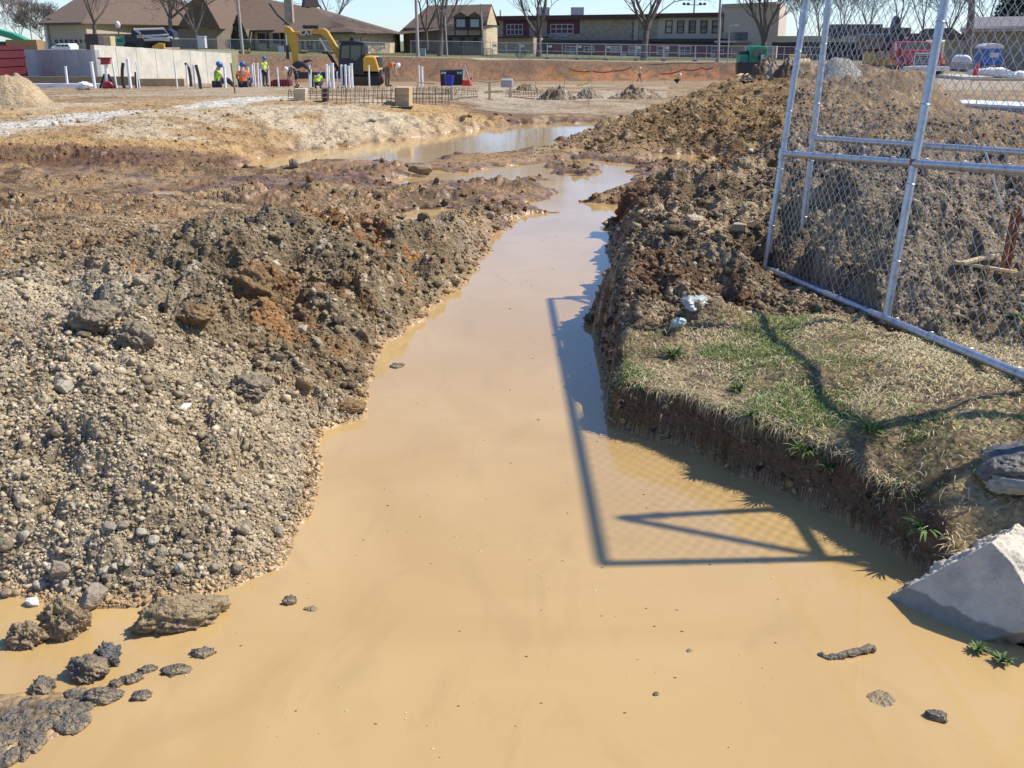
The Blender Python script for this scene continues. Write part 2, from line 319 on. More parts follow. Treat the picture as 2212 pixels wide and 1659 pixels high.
def make_ground():
    ys = np.concatenate([np.linspace(-9, 1.5, 40)[:-1], np.exp(np.linspace(math.log(1.5), math.log(140), 1500)), np.exp(np.linspace(math.log(140), math.log(4500), 60))[1:]])
    t = np.linspace(-1, 1, 1100); sc = np.concatenate([[-2.4, -1.6, -1.2, -1.0, -.9, -.82], t * .72, [.82, .9, 1.0, 1.2, 1.6, 2.4]])
    X = sc[None, :] * (np.maximum(ys, 1.2)[:, None] + .8); Y = np.repeat(ys[:, None], X.shape[1], 1)
    shp = X.shape; x = X.ravel().astype(np.float32); y = Y.ravel().astype(np.float32)
    z, sd, Ht, pile, gr, n, cel, wx, wy = terrain(x, y)
    z = np.where(y < .8, np.maximum(z, -.05 + (0.8 - y) * .12), z)
    s = x / np.maximum(y, 1)
    C = lambda *c: np.array(c, np.float32)[None, :]
    def mix(c, d, w): return c * (1 - w[:, None]) + d * w[:, None]
    f1 = fbm(x * .9, y * .9, 4, 101); f2 = fbm(x * 3.5, y * 3.5, 4, 111); f3 = fbm(x * .25, y * .25, 3, 121)
    c = np.repeat(C(.33, .25, .155), len(x), 0)                                # mid dirt
    c = mix(c, C(.235, .165, .095), sm(.45, .6, f1))
    c = mix(c, C(.42, .32, .20), sm(.55, .7, f2) * .7)
    # left near pile : grey gravelly soil, brown clods
    lp = pile * (x < .4) * (y < 12.5)
    c = mix(c, C(.34, .285, .195), lp)
    c = mix(c, C(.22, .17, .105), lp * sm(.42, .62, f1)); c = mix(c, C(.195, .155, .10), lp * sm(5.3, 6.3, y) * .75)
    br = lp * sm(-.9, -.2, -np.hypot((x + 1.25) / 1.0, (y - 6.6) / 1.2)) * sm(.38, .5, f2)
    c = mix(c, C(.24, .15, .07), br * .9)
    c = mix(c, C(.34, .16, .05), lp * sm(.62, .68, f2) * sm(.5, .6, f1) * .6)
    gg = sm(.75, .1, np.hypot((x + 3.2) / 2.0, (y - 6.4) / 1.5)) ; c = mix(c, C(.48, .44, .35), gg * (y < 9) * .8); c = mix(c, C(.41, .365, .28), (x < -.4) * sm(5.5, 5.0, y) * (.55 + .4 * sm(.4, .6, f2)))
    # right pile dark
    rp = pile * (x > .6) * (y < 12) * (1 - gr)
    c = mix(c, C(.19, .14, .09), rp); c = mix(c, C(.36, .29, .2), rp * sm(.5, .62, f2)); c = mix(c, C(.14, .075, .04), rp * sm(.55, .65, f1) * .8)
    c = mix(c, C(.27, .225, .165), sm(.3, .36, s) * (y < 11) * (1 - gr) * .7)
    # far ridge ochre
    fr_ = pile * (s > .08) * (y >= 12); c = mix(c, C(.25, .165, .075), fr_ * .85); c = mix(c, C(.15, .10, .05), fr_ * sm(.5, .6, f1) * .7)
    c = mix(c, C(.38, .30, .19), fr_ * sm(.58, .68, f2) * .7)
    # midfield mud
    md = (y > 10.5) * (y < 22) * (1 - pile) ; c = mix(c, C(.30, .20, .11), md * .65); c = mix(c, C(.15, .10, .06), md * sm(.46, .6, f2) * .8); c = mix(c, C(.40, .31, .19), md * sm(.55, .68, f1) * .6)
    # left cut bank
    cb = (y > 16.) * (y < 30) * (s < 0.02)
    c = mix(c, C(.42, .29, .15), cb * .7); c = mix(c, C(.5, .43, .32), cb * sm(.36, .46, Ht) * sm(.4, .6, f1 + .15 * sm(-.4, -.1, s)))
    c = mix(c, C(.17, .105, .065), cb * sm(.05, .12, Ht) * sm(.34, .24, Ht + (f2 - .5) * .2) * .85 + 0 * x); c = mix(c, C(.46, .31, .14), cb * sm(.28, .36, Ht) * sm(.5, .44, Ht) * .7)  # shadowy dark layer and lit ochre band above painted into the bank
    ln = np.abs(y - (np.interp(s, [-.55, -.5, -.366, -.228, -.15], [17.9, 18.5, 21.8, 28, 31]) + (f2 - .5) * 1.6)); gs = sm(1.5, .6, ln / np.interp(s, [-.55, -.3, -.15], [.55, 1, 1.6])) * sm(-.12, -.2, s)
    c = mix(c, C(.62, .64, .64), gs * .85)
    gv = ((y > 34) & (y < 70) & (s < .1)) * sm(.42, .52, fbm(x * .3, y * .15, 3, 141)); c = mix(c, C(.46, .41, .33), gv * .5)
    g3 = sm(.46, .56, fbm(x * .35, y * .2, 3, 151)) * (y > 26) * (y < 60) * (s > -.12) * (s < .15); c = mix(c, C(.5, .47, .41), g3 * .45)
    # reddish far embankment
    Ye = np.interp(s, [-.3, -.12, .13, .24, .6], [98, 116, 127, 127, 127])
    eb = sm(-9, -5, y - Ye) * (s < .24); c = mix(c, C(.24, .13, .075), eb * .9); c = mix(c, C(.34, .155, .07), eb * sm(.0, .06, s) * .7); c = mix(c, C(.17, .11, .07), eb * sm(.45, .6, f1))
    c = mix(c, C(.15, .10, .07), sm(-2.2, -1, y - Ye) * .7)
    lawn = sm(1.2, 2.0, y - Ye); c = mix(c, C(.13, .16, .06), lawn); c = mix(c, C(.2, .19, .1), lawn * sm(.45, .65, f3))
    c = mix(c, C(.5, .47, .42), lawn * (y - Ye < 3.6) * (s > -.14))
    c = mix(c, C(.42, .37, .3), sm(.3, .34, s) * (y > 40) * (y < 100) * .8)
    # grass bank soil
    c = mix(c, C(.26, .20, .12), gr); c = mix(c, C(.40, .33, .20), gr * sm(.45, .6, f2) * .8)
    zc = sm(.10, .05, sd) * (x > .5) * (y < 7.3); c = mix(c, C(.10, .065, .04), zc * .92)  # cut face near black: dark soil plus the undercut's shade painted in
    # stones & wetness
    c = mix(c, C(.55, .50, .41), (cel[3] > .88) * (cel[2] < .42) * (y < 13) * (1 - gr) * .6 * ((x < .4) | (Ht > .4)))
    c = c * (1 - .35 * ((cel[1] < .3) & (cel[0] < .5)))[:, None]
    fw = np.interp(y, [0, 8, 11, 30], [.07, .09, .35, .6])
    wet = sm(1, 0, sd / fw) * (y < 30)
    wet = np.maximum(wet, (y > 8) * (y < 17) * (s < .25) * (1 - pile) * sm(.5, .42, fbm(x * .6, y * .9, 3, 541)) * .85)
    wet = np.maximum(wet, (y > 10.5) * (y < 19) * sm(.07, .02, z) * .8 * (s < .28))
    c = mix(c, c * C(.68, .60, .50), wet)
    c = mix(c, C(.13, .11, .085), (y < 3.3) * (x < -.7) * (sdp(wx, wy, K_) < .02) * .9)
    c = mix(c, C(.40, .29, .165), sm(.10, .02, sd) * (y < 12) * (x < .4) * .85)
    c = mix(c, C(.36, .25, .12), (sd < 0) * 1.0)
    c = c * np.array([1.05, .94, .78], np.float32)[None]
    if False: pass
    i = np.arange(len(x)).reshape(shp); q = np.stack([i[:-1, :-1], i[:-1, 1:], i[1:, 1:], i[1:, :-1]], -1).reshape(-1, 4)
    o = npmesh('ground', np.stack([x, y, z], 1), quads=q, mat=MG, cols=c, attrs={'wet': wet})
    tag(o, kind='structure'); globals()['gcol'] = c.reshape(*shp, 3); return o, shp, ys, sc, z.reshape(shp)
MG = ground_mat()
ground, gshp, gys, gsc, gz = make_ground()
def gh(x, y):                            # ground height lookup
    yi = np.clip(np.searchsorted(gys, y) - 1, 0, len(gys) - 2)
    def row(k):
        xs = gsc * (max(gys[k], 1.2) + .8); return np.interp(x, xs, gz[k])
    f = (y - gys[yi]) / (gys[yi + 1] - gys[yi]); return float(row(yi) * (1 - f) + row(yi + 1) * f)
def ghv(x, y):
    yi = np.clip(np.searchsorted(gys, y) - 1, 0, len(gys) - 2)
    r = x / (np.maximum(gys[yi], 1.2) + .8); xi = np.clip(np.searchsorted(gsc, r) - 1, 0, len(gsc) - 2)
    fx = (r - gsc[xi]) / (gsc[xi + 1] - gsc[xi]); fy = (y - gys[yi]) / (gys[yi + 1] - gys[yi])
    return (gz[yi, xi] * (1 - fx) + gz[yi, xi + 1] * fx) * (1 - fy) + (gz[yi + 1, xi] * (1 - fx) + gz[yi + 1, xi + 1] * fx) * fy
def gcl(x, y):
    yi = np.clip(np.searchsorted(gys, y) - 1, 0, len(gys) - 2); r = x / (np.maximum(gys[yi], 1.2) + .8); xi = np.clip(np.searchsorted(gsc, r) - 1, 0, len(gsc) - 2); return gcol[yi, xi]
def GG(u, v):                            # first hit of a pixel's line with the terrain
    x, y, w = ray(u, v); ts = np.exp(np.linspace(math.log(1.5), math.log(300), 4000)); zz = ghv(x * ts, y * ts); k = np.argmax(H + w * ts < zz)
    return (x * ts[k], y * ts[k], float(zz[k]))
# ================= WATER =================
def water_mat():
    m = bpy.data.materials.new('muddy_water'); m.use_nodes = True; t = m.node_tree; N = t.nodes; L = t.links; b = N['Principled BSDF']
    tc = N.new('ShaderNodeTexCoord')
    n1 = N.new('ShaderNodeTexNoise'); n1.inputs['Scale'].default_value = .8; n1.inputs['Detail'].default_value = 5; n1.inputs['Distortion'].default_value = 1.2; L.new(tc.outputs['Object'], n1.inputs['Vector'])
    cr = N.new('ShaderNodeValToRGB'); cr.color_ramp.elements[0].position = .35; cr.color_ramp.elements[1].position = .7
    cr.color_ramp.elements[0].color = (.46, .295, .115, 1); cr.color_ramp.elements[1].color = (.52, .345, .145, 1); L.new(n1.outputs['Fac'], cr.inputs[0]); L.new(cr.outputs[0], b.inputs['Base Color'])
    b.inputs['Roughness'].default_value = .04; b.inputs['IOR'].default_value = 1.42
    mp2 = N.new('ShaderNodeMapping'); mp2.inputs['Scale'].default_value = (.9, .35, 1); mp2.inputs['Rotation'].default_value = (0, 0, .35); L.new(tc.outputs['Object'], mp2.inputs[0])
    n4 = N.new('ShaderNodeTexNoise'); n4.inputs['Scale'].default_value = 2.6; n4.inputs['Detail'].default_value = 9; n4.inputs['Roughness'].default_value = .62; n4.inputs['Distortion'].default_value = 2.2; L.new(mp2.outputs[0], n4.inputs['Vector'])
    r4 = N.new('ShaderNodeMapRange'); r4.inputs['From Min'].default_value = .52; r4.inputs['From Max'].default_value = .72; r4.inputs['To Max'].default_value = .4; L.new(n4.outputs['Fac'], r4.inputs['Value'])
    mx = N.new('ShaderNodeMix'); mx.data_type = 'RGBA'; L.new(r4.outputs[0], mx.inputs['Factor']); L.new(cr.outputs[0], mx.inputs['A']); mx.inputs['B'].default_value = (.37, .245, .10, 1); L.new(mx.outputs['Result'], b.inputs['Base Color'])
    mp = N.new('ShaderNodeMapping'); mp.inputs['Scale'].default_value = (2.2, 9, 1); L.new(tc.outputs['Object'], mp.inputs[0])
    n2 = N.new('ShaderNodeTexNoise'); n2.inputs['Scale'].default_value = 2.2; n2.inputs['Detail'].default_value = 4; L.new(mp.outputs[0], n2.inputs['Vector'])
    bp = N.new('ShaderNodeBump'); bp.inputs['Strength'].default_value = .07; bp.inputs['Distance'].default_value = .01; L.new(n2.outputs['Fac'], bp.inputs['Height']); L.new(bp.outputs[0], b.inputs['Normal'])
    return m
MW = water_mat()
tag(MB().add([(-16, -6, 0), (16, -6, 0), (16, 29, 0), (-16, 29, 0)], [(0, 1, 2, 3)]).build('water', MW), kind='structure')
# ================= STONES, CLODS =================
def ico(sub):
    bm = bmesh.new(); bmesh.ops.create_icosphere(bm, subdivisions=sub, radius=1)
    v = np.array([q.co[:] for q in bm.verts], np.float32); f = np.array([[q.index for q in p.verts] for p in bm.faces]); bm.free(); return v, f
ICO = {k: ico(k) for k in (1, 2, 3, 4, 5)}
def n3(p, sc, k):                       # cheap 3D noise from 2D slices
    a = fbm(p[:, 0] * sc + k, p[:, 1] * sc + p[:, 2] * sc * .7, 4, k); b = fbm(p[:, 1] * sc + k * 3, p[:, 2] * sc + p[:, 0] * sc * .6, 4, k + 50)
    return a + b - 1
def rockv(dim, seed, ang=1.0, rough=.15, sub=4, planes=12):
    r = np.random.default_rng(seed); v, f = ICO[sub]; v = v.copy()
    nn = r.normal(size=(planes, 3)); nn /= np.linalg.norm(nn, axis=1)[:, None]; planes += 6; nn = r.normal(size=(planes, 3)); nn /= np.linalg.norm(nn, axis=1)[:, None]; d = r.uniform(.5, .82, planes)
    q = (v @ nn.T); rad = np.where(q > .05, d / np.maximum(q, .05), 9).min(1); rad = np.minimum(rad, 1.12)
    rad = rad * ang + (1 - ang) * .9
    v = v * rad[:, None]; v = v * (1 + rough * 1.6 * n3(v, 1.7, seed % 97) + rough * 1.3 * n3(v, 5, seed % 89 + 3) + rough * .9 * n3(v, 12, seed % 71) + (rough * .5 * n3(v, 28, seed % 61) if sub > 3 else 0))[:, None]
    return v * np.array(dim, np.float32) / 2, f
def colmat(name, col, **k): return mat(name, col, **k)
M_clod = mat('brown_clod', (.24, .155, .075), .95, noise=.45, scale=14, bump=1.5, bscale=45, spec=.15)
M_gclod = mat('grey_clod', (.27, .215, .145), .95, noise=.4, scale=16, bump=1.5, bscale=50, spec=.15)
M_wclod = mat('wet_dark_clod', (.17, .14, .10), .35, noise=.5, scale=14, bump=1.5, bscale=60, dirt=((.42, .29, .14), 9, 1))
M_tan = mat('muddy_clod', (.34, .24, .12), .6, noise=.4, scale=14, bump=1.5, bscale=50, dirt=((.17, .13, .09), 12, .8))
M_lime = mat('pale_stone', (.42, .36, .26), .9, noise=.2, scale=9, bump=.6, bscale=60, dirt=((.3, .24, .16), 7, .7))
M_grey = mat('grey_stone', (.29, .235, .165), .85, noise=.2, scale=9, bump=.6, bscale=60, dirt=((.27, .2, .13), 6, .8))
M_white = mat('white_stone', (.68, .66, .58), .85, noise=.1, scale=9, bump=.5, bscale=50)
M_bluerock = mat('blue_grey_rock', (.085, .082, .078), .55, noise=.35, scale=7, bump=.8, bscale=30, dirt=((.42, .33, .18), 3.5, .8))
M_conc = mat('broken_concrete', (.60, .53, .40), .9, noise=.22, scale=5, bump=.5, bscale=80, dirt=((.27, .25, .21), 9, .6))
def rock(name, label, cat, u, v, wpx, hpx, m, seed, z=None, ang=.6, rough=.15, sub=5, rz=0, deep=1.0, sink=.25, group=None, tilt=0):
    x, y, zz = G(u, v, z) if z is not None else GG(u, v)
    t = math.sqrt(x * x + y * y + (H - zz) ** 2); k = F / t
    w = wpx / k; hh = hpx / k
    V, f = rockv((w, w * deep, hh), seed, ang, rough, sub)
    o = npmesh(name, V, tris=f, mat=m, smooth=False)
    o.location = (x, y, zz + hh * (.5 - sink)); o.rotation_euler = (tilt, 0, rz)
    return tag(o, label, cat, group)
# clods and stones one can point at
rock('clod', 'large elongated muddy clod lying in the brown water below the grey gravel pile', 'clod', 382, 1345, 190, 88, M_tan, 3, 0, ang=.3, rough=.28, deep=.5, rz=R(24), sink=.33)
rock('clod', 'upright brown clod standing in the water left of the large elongated clod', 'clod', 142, 1365, 92, 92, M_tan, 8, 0, ang=.2, rough=.4, deep=.8, sink=.22)
rock('clod', 'small reddish brown clod in the water at the left edge beside the upright clod', 'clod', 62, 1388, 74, 60, M_tan, 15, 0, ang=.2, rough=.4, deep=.8, sink=.3)
rock('clod', 'dark wet clod with mud on its flat top, above the small round clod', 'clod', 195, 1455, 78, 64, M_wclod, 21, 0, ang=.4, rough=.25, deep=1.1, sink=.3, rz=.5)
rock('clod', 'black rough clod leaning on the right side of the mud topped clod', 'clod', 232, 1430, 52, 52, mat('black_clod', (.10, .095, .085), .5, noise=.5, scale=20, bump=1.5), 26, 0, ang=.2, rough=.35, sink=.25)
rock('clod', 'small round wet clod alone in the water at lower left', 'clod', 94, 1490, 56, 40, M_wclod, 31, 0, ang=.4, rough=.25, sink=.4)
rock('clod', 'long low wet clod with a muddy top right of the cracked black mud', 'clod', 220, 1510, 90, 40, M_wclod, 37, 0, ang=.4, rough=.2, deep=.6, sink=.4, rz=.2)
for i, (u, v, w, h) in enumerate([(285, 1470, 56, 28), (307, 1506, 46, 22), (320, 1447, 40, 18), (382, 1448, 72, 20), (440, 1412, 56, 28), (252, 1482, 34, 30)]):
    rock('clod', ['dark speckled clod in the chain of low wet clods', 'small flat clod lying lowest and apart below the chain of wet clods', 'flat wet clod behind the speckled clod in the chain', 'thin curved wet clod near the right end of the chain of clods', 'last clod of the chain, half sunk under muddy water', 'small pointed clod above the long low muddy clod'][i], 'clod', u, v, w, h, M_wclod, 40 + i * 3, 0, ang=.3, rough=.35, deep=.6, sink=.45, rz=.3, sub=3, group='low wet clods in the foreground water')
r_ = np.random.default_rng(5); pts = []
for j in range(120):
    u = r_.uniform(-20, 190); v = r_.uniform(1500, 1650)
    if v > 1668 - u * .55 or v < 1540 - u * .25: continue
    pts.append((u, v))
pts.sort(key=lambda p: p[1])
for j, (u, v) in enumerate(pts):
    rock('mud_block', 'cracked dark mud block in the lower left corner patch, number %d from the top' % (j + 1), 'mud block', u, v, r_.uniform(26, 62), r_.uniform(18, 30), M_wclod, 70 + j * 5, .0, ang=.8, rough=.14, deep=r_.uniform(.6, .9), sub=3, sink=.4, rz=r_.uniform(0, 3), group='cracked dark mud blocks in the lower left corner')
rock('stone', 'white stone lying in the water in front of the gravel pile at the left edge', 'stone', 70, 1306, 32, 26, M_white, 81, 0, ang=1, rough=.04, sink=.25)
rock('stone', 'large angular tan stone at the waterline in front of the gravel pile', 'stone', 203, 1300, 68, 44, M_grey, 83, .02, ang=1, rough=.05, sink=.25, rz=.4)
rock('stone', 'upright grey flat faced stone in the foot of the gravel pile above the tan stone', 'stone', 132, 1245, 46, 52, M_grey, 88, .06, ang=1, rough=.05, sink=.2)
rock('clod', 'dark brown clod on the waterline at the right toe of the left pile', 'clod', 752, 898, 82, 44, M_clod, 93, .0, ang=.3, rough=.25, deep=.6, rz=.4, sink=.2)
rock('clod', 'ochre clod perched high on the middle of the left pile', 'clod', 424, 695, 82, 46, M_clod, 97, None, ang=.3, rough=.2, deep=.8, sink=.2)
rock('clod', 'big ochre brown lump rising from the crest of the left pile', 'clod', 540, 650, 120, 112, M_clod, 102, None, ang=.2, rough=.3, deep=.8, sink=.3)
rock('boulder', 'rounded grey boulder on the left side of the left pile crest', 'boulder', 205, 705, 98, 74, M_gclod, 108, None, ang=.3, rough=.2, sink=.25)
rock('boulder', 'dark cracked lump in the hollow of the left pile beneath the ochre lump', 'boulder', 300, 745, 84, 74, M_gclod, 112, None, ang=.4, rough=.3, sink=.3)
rock('boulder', 'flat grey clod near the foot of the brown clay slope of the left pile', 'boulder', 545, 850, 105, 52, M_gclod, 116, None, ang=.4, rough=.25, sink=.3)
rock('stone', 'tan angular stone low on the left flank of the left pile crest', 'stone', 140, 845, 48, 34, M_lime, 118, None, ang=1, rough=.06)
rock('stone', 'pale yellow stone on the right slope of the left pile', 'stone', 655, 715, 30, 22, M_lime, 121, None, ang=1, rough=.06)
rock('stone', 'white stone lying on the bare gravel slope with a dark shadow beneath', 'stone', 400, 885, 34, 18, M_white, 125, None, ang=1, rough=.05)
rock('stone', 'ochre stone set in the far end of the left spoil ridge', 'stone', 1060, 470, 26, 18, M_lime, 127, None, ang=.8, rough=.1)
k = 0; r_ = np.random.default_rng(77)
for j in range(70):                     # angular stones along the foot of the gravel pile
    u = -10 + j * 9.3; v = r_.uniform(1120, 1290) - max(0, u - 330) * .12
    if v > 1300 - max(0, u - 400) * .45: continue
    k += 1; w = r_.uniform(12, 36)
    rock('stone', 'angular %s stone at the foot of the gravel pile, %s' % (['grey', 'pale', 'tan'][j % 3], 'number %d from the left' % k), 'stone', u, v, w, w * r_.uniform(.6, .9), [M_grey, M_lime, M_gclod][j % 3], 200 + j, None, ang=1, rough=.06, sub=3, deep=r_.uniform(.7, 1), rz=r_.uniform(0, 3), sink=.25, group='angular stones along the foot of the gravel pile')
rock('clod', 'small jagged clod breaking the water surface right of the elongated clod', 'clod', 625, 1300, 36, 22, M_wclod, 303, 0, ang=.3, rough=.4, sink=.4, sub=3)
rock('clod', 'thin mud lump barely above water right of the jagged clod', 'clod', 672, 1318, 40, 18, M_tan, 305, -.005, ang=.3, rough=.4, sink=.5, deep=.5, sub=3)
rock('clod', 'small dark clod floating off the left shore above the brown toe clod', 'clod', 858, 791, 36, 10, M_wclod, 307, 0, ang=.3, rough=.4, sink=.4, sub=3)
rock('clod', 'flat sunken clod with a muddy skin near the lower right corner', 'clod', 1905, 1515, 80, 16, M_tan, 311, -.008, ang=.5, rough=.1, sink=.4, deep=.9, rz=.6, sub=3)
rock('stone', 'dark wet rock poking from the water at lower right', 'stone', 2022, 1550, 56, 24, M_wclod, 315, 0, ang=.9, rough=.15, sink=.35, deep=.6, rz=-.5)
rock('clod', 'dark speck of mud in the middle of the foreground water', 'clod', 1417, 1500, 15, 8, M_wclod, 318, 0, ang=.4, rough=.3, sink=.3, sub=2)
rock('clod', 'faint tan lump under the surface at centre right foreground', 'clod', 1490, 1408, 26, 8, M_tan, 320, -.004, ang=.4, rough=.2, sink=.5, sub=2)
rock('boulder', 'blue grey boulder with ochre underside at the right edge of the grass bank', 'boulder', 2200, 1030, 230, 78, M_bluerock, 329, .34, ang=.9, rough=.12, deep=.8, sink=.12, rz=.3)
rock('boulder', 'ochre rock shelf under the blue grey boulder', 'boulder', 2190, 1052, 170, 44, M_lime, 334, .33, ang=.9, rough=.15, deep=.7, sink=.2)
rock('slab', 'pale flat slab resting on the dark spoil pile right of the channel', 'slab', 1592, 500, 62, 30, M_lime, 325, None, ang=1, rough=.04, deep=.6, rz=-.7, sink=.35, tilt=-.4)
rock('clod', 'dark red clod overhanging the water at the far end of the right spoil pile', 'clod', 1385, 478, 112, 84, mat('red_clod', (.17, .085, .045), .95, noise=.4, scale=12, bump=1.5), 330, .15, ang=.3, rough=.35, deep=.8, sink=.15)
rock('clod', 'muddy lump sticking out into the channel from the right shore', 'clod', 1282, 698, 44, 28, M_wclod, 332, 0, ang=.3, rough=.4, sink=.3, rz=.2)
rock('slab', 'large flat brown slab at the edge of the far pond', 'slab', 912, 375, 72, 26, M_tan, 335, .02, ang=.9, rough=.07, deep=.5, sink=.15, rz=.1)
rock('clod', 'dark clod standing in mud left of the flat brown slab', 'clod', 800, 378, 38, 26, M_clod, 337, .03, ang=.5, rough=.3)
rock('clod', 'upright tan clod on the mud flat reflected in the turbid pool', 'clod', 636, 362, 24, 26, M_gclod, 339, None, ang=.5, rough=.2)
rock('block', 'pale broken block on the far shore of the pond', 'block', 1001, 259, 24, 12, M_lime, 341, None, ang=1, rough=.04, deep=.5, rz=-.5)
rock('block', 'brown broken block just behind the pale block on the far shore', 'block', 1014, 253, 18, 12, M_clod, 343, None, ang=1, rough=.04)
rock('block', 'grey concrete block on the rubble near the wooden stakes', 'block', 1242, 213, 16, 11, M_conc, 345, None, ang=1, rough=.03)
# broken concrete kerb chunk, lower right
def wetline(m, z0, k):
    N = m.node_tree.nodes; L = m.node_tree.links; b = N['Principled BSDF']; src = b.inputs['Base Color'].links[0].from_socket
    tc = N.new('ShaderNodeTexCoord'); sx = N.new('ShaderNodeSeparateXYZ'); L.new(tc.outputs['Object'], sx.inputs[0]); n = N.new('ShaderNodeTexNoise'); n.inputs['Scale'].default_value = 14; n.inputs['Detail'].default_value = 5; L.new(tc.outputs['Object'], n.inputs['Vector'])
    a = N.new('ShaderNodeMath'); a.operation = 'MULTIPLY_ADD'; L.new(n.outputs['Fac'], a.inputs[0]); a.inputs[1].default_value = -.05; L.new(sx.outputs['Z'], a.inputs[2])
    r = N.new('ShaderNodeMapRange'); r.inputs['From Min'].default_value = z0 - .004; r.inputs['From Max'].default_value = z0 + .004; r.inputs['To Min'].default_value = k; r.inputs['To Max'].default_value = 1; L.new(a.outputs[0], r.inputs['Value'])
    v = N.new('ShaderNodeVectorMath'); v.operation = 'SCALE'; L.new(src, v.inputs[0]); L.new(r.outputs[0], v.inputs['Scale']); L.new(v.outputs[0], b.inputs['Base Color'])
wetline(M_conc, .035, .5)
def chunk():
    A, T, B_ = Vector(G(1916, 1291, 0)), Vector(G(2142, 1172, .31)), Vector(G(2112, 1379, 0)); nn = (T - A).cross(B_ - A); O = Vector((0, 0, H))
    def pl(u, v): d = Vector(ray(u, v)); return O + d * ((A - O).dot(nn) / d.dot(nn))
    fr = [A, pl(2022, 1236), T, pl(2190, 1222), pl(2212, 1262), pl(2330, 1315), pl(2300, 1340), B_ + (B_ - T) * .04]; c = sum(fr, Vector()) / len(fr); off = Vector((.20, .22, -.02))
    bm = bmesh.new(); a = [bm.verts.new(p) for p in fr]; b = [bm.verts.new((c + (p - c) * .9 + off) if i < 6 else Vector((p.x + .16, p.y + .2, -.12))) for i, p in enumerate(fr)]
    n = len(fr); bm.faces.new(a); bm.faces.new(b[::-1])
    for i in range(n): bm.faces.new((a[i], b[i], b[(i + 1) % n], a[(i + 1) % n]))
    bmesh.ops.recalc_face_normals(bm, faces=bm.faces)
    bmesh.ops.triangulate(bm, faces=bm.faces)
    for _ in range(5): bmesh.ops.subdivide_edges(bm, edges=bm.edges, cuts=1, use_grid_fill=True)
    bm.normal_update()
    nrm = (fr[2] - fr[0]).cross(fr[6] - fr[0]).normalized(); P_ = np.array([v.co[:] for v in bm.verts], np.float32)
    dist = np.abs((P_ - np.array(fr[0][:])) @ np.array(nrm[:]))
    nz = n3(P_, 9, 7) + .8 * n3(P_, 26, 9) + .5 * n3(P_, 60, 12)
    for v, d, k in zip(bm.verts, dist, nz): v.co += v.normal * float(k) * (.034 if d > .03 else .003)
    me = bpy.data.meshes.new('concrete_chunk'); bm.to_mesh(me); bm.free()
    for p in me.polygons: p.use_smooth = True
    me.materials.append(M_conc); o = bpy.data.objects.new('concrete_chunk', me); COL.objects.link(o)
    tag(o, 'broken grey concrete chunk with a smooth slanted face, half in the water at lower right', 'concrete chunk')
chunk()
# mud coated branch, debris
def stick(name, label, cat, pts, r, m, n=7):
    b = MB(); b.tube(pts, r, n); o = b.build(name, m, smooth=True); return tag(o, label, cat)
r_ = np.random.default_rng(3); pp = [Vector(G(1765, 1412, 0)), Vector(G(1790, 1422, .0)), Vector(G(1820, 1416, .008)), Vector(G(1850, 1408, .01)), Vector(G(1880, 1400, .012)), Vector(G(1897, 1408, .0))]
q = []
for a, b in zip(pp[:-1], pp[1:]):
    for t in (0, .33, .66): q.append(a.lerp(b, t) + Vector((0, r_.uniform(-.004, .004), r_.uniform(-.003, .004))))
stick('branch', 'short mud coated branch floating at lower right of the water', 'branch', q, [.004] + [.012 + r_.uniform(-.004, .005) for _ in q[2:]] + [.009], M_wclod)
stick('drain_pipe', 'beige pipe end poking from the right bank into the channel', 'pipe', [GG(1336, 497), Vector(GG(1336, 497)) + Vector((.35, .1, .03))], .028, mat('beige_pipe', (.62, .5, .33), .5), 10)
def plastic(name, label, cat, u, v, w, h, col, seed):
    x, y, z = GG(u, v); k = F / math.hypot(x, y); V, f = rockv((w / k, h / k * 1.3, .10), seed, .2, .5, 4); V[:, 2] *= .7
    o = npmesh(name, V, tris=f, mat=mat(name, col, .35, noise=.15, bump=1, bscale=14), smooth=True); o.location = (x, y, z + .03); o.rotation_euler = (.3, 0, .4); tag(o, label, cat)
plastic('plastic_bag', 'crumpled pale plastic bag half buried in the dark bank', 'plastic bag', 1502, 668, 58, 42, (.48, .5, .45), 11)
plastic('rag', 'torn pale blue rag on the dark bank below the plastic bag', 'rag', 1466, 708, 38, 18, (.4, .5, .5), 14)
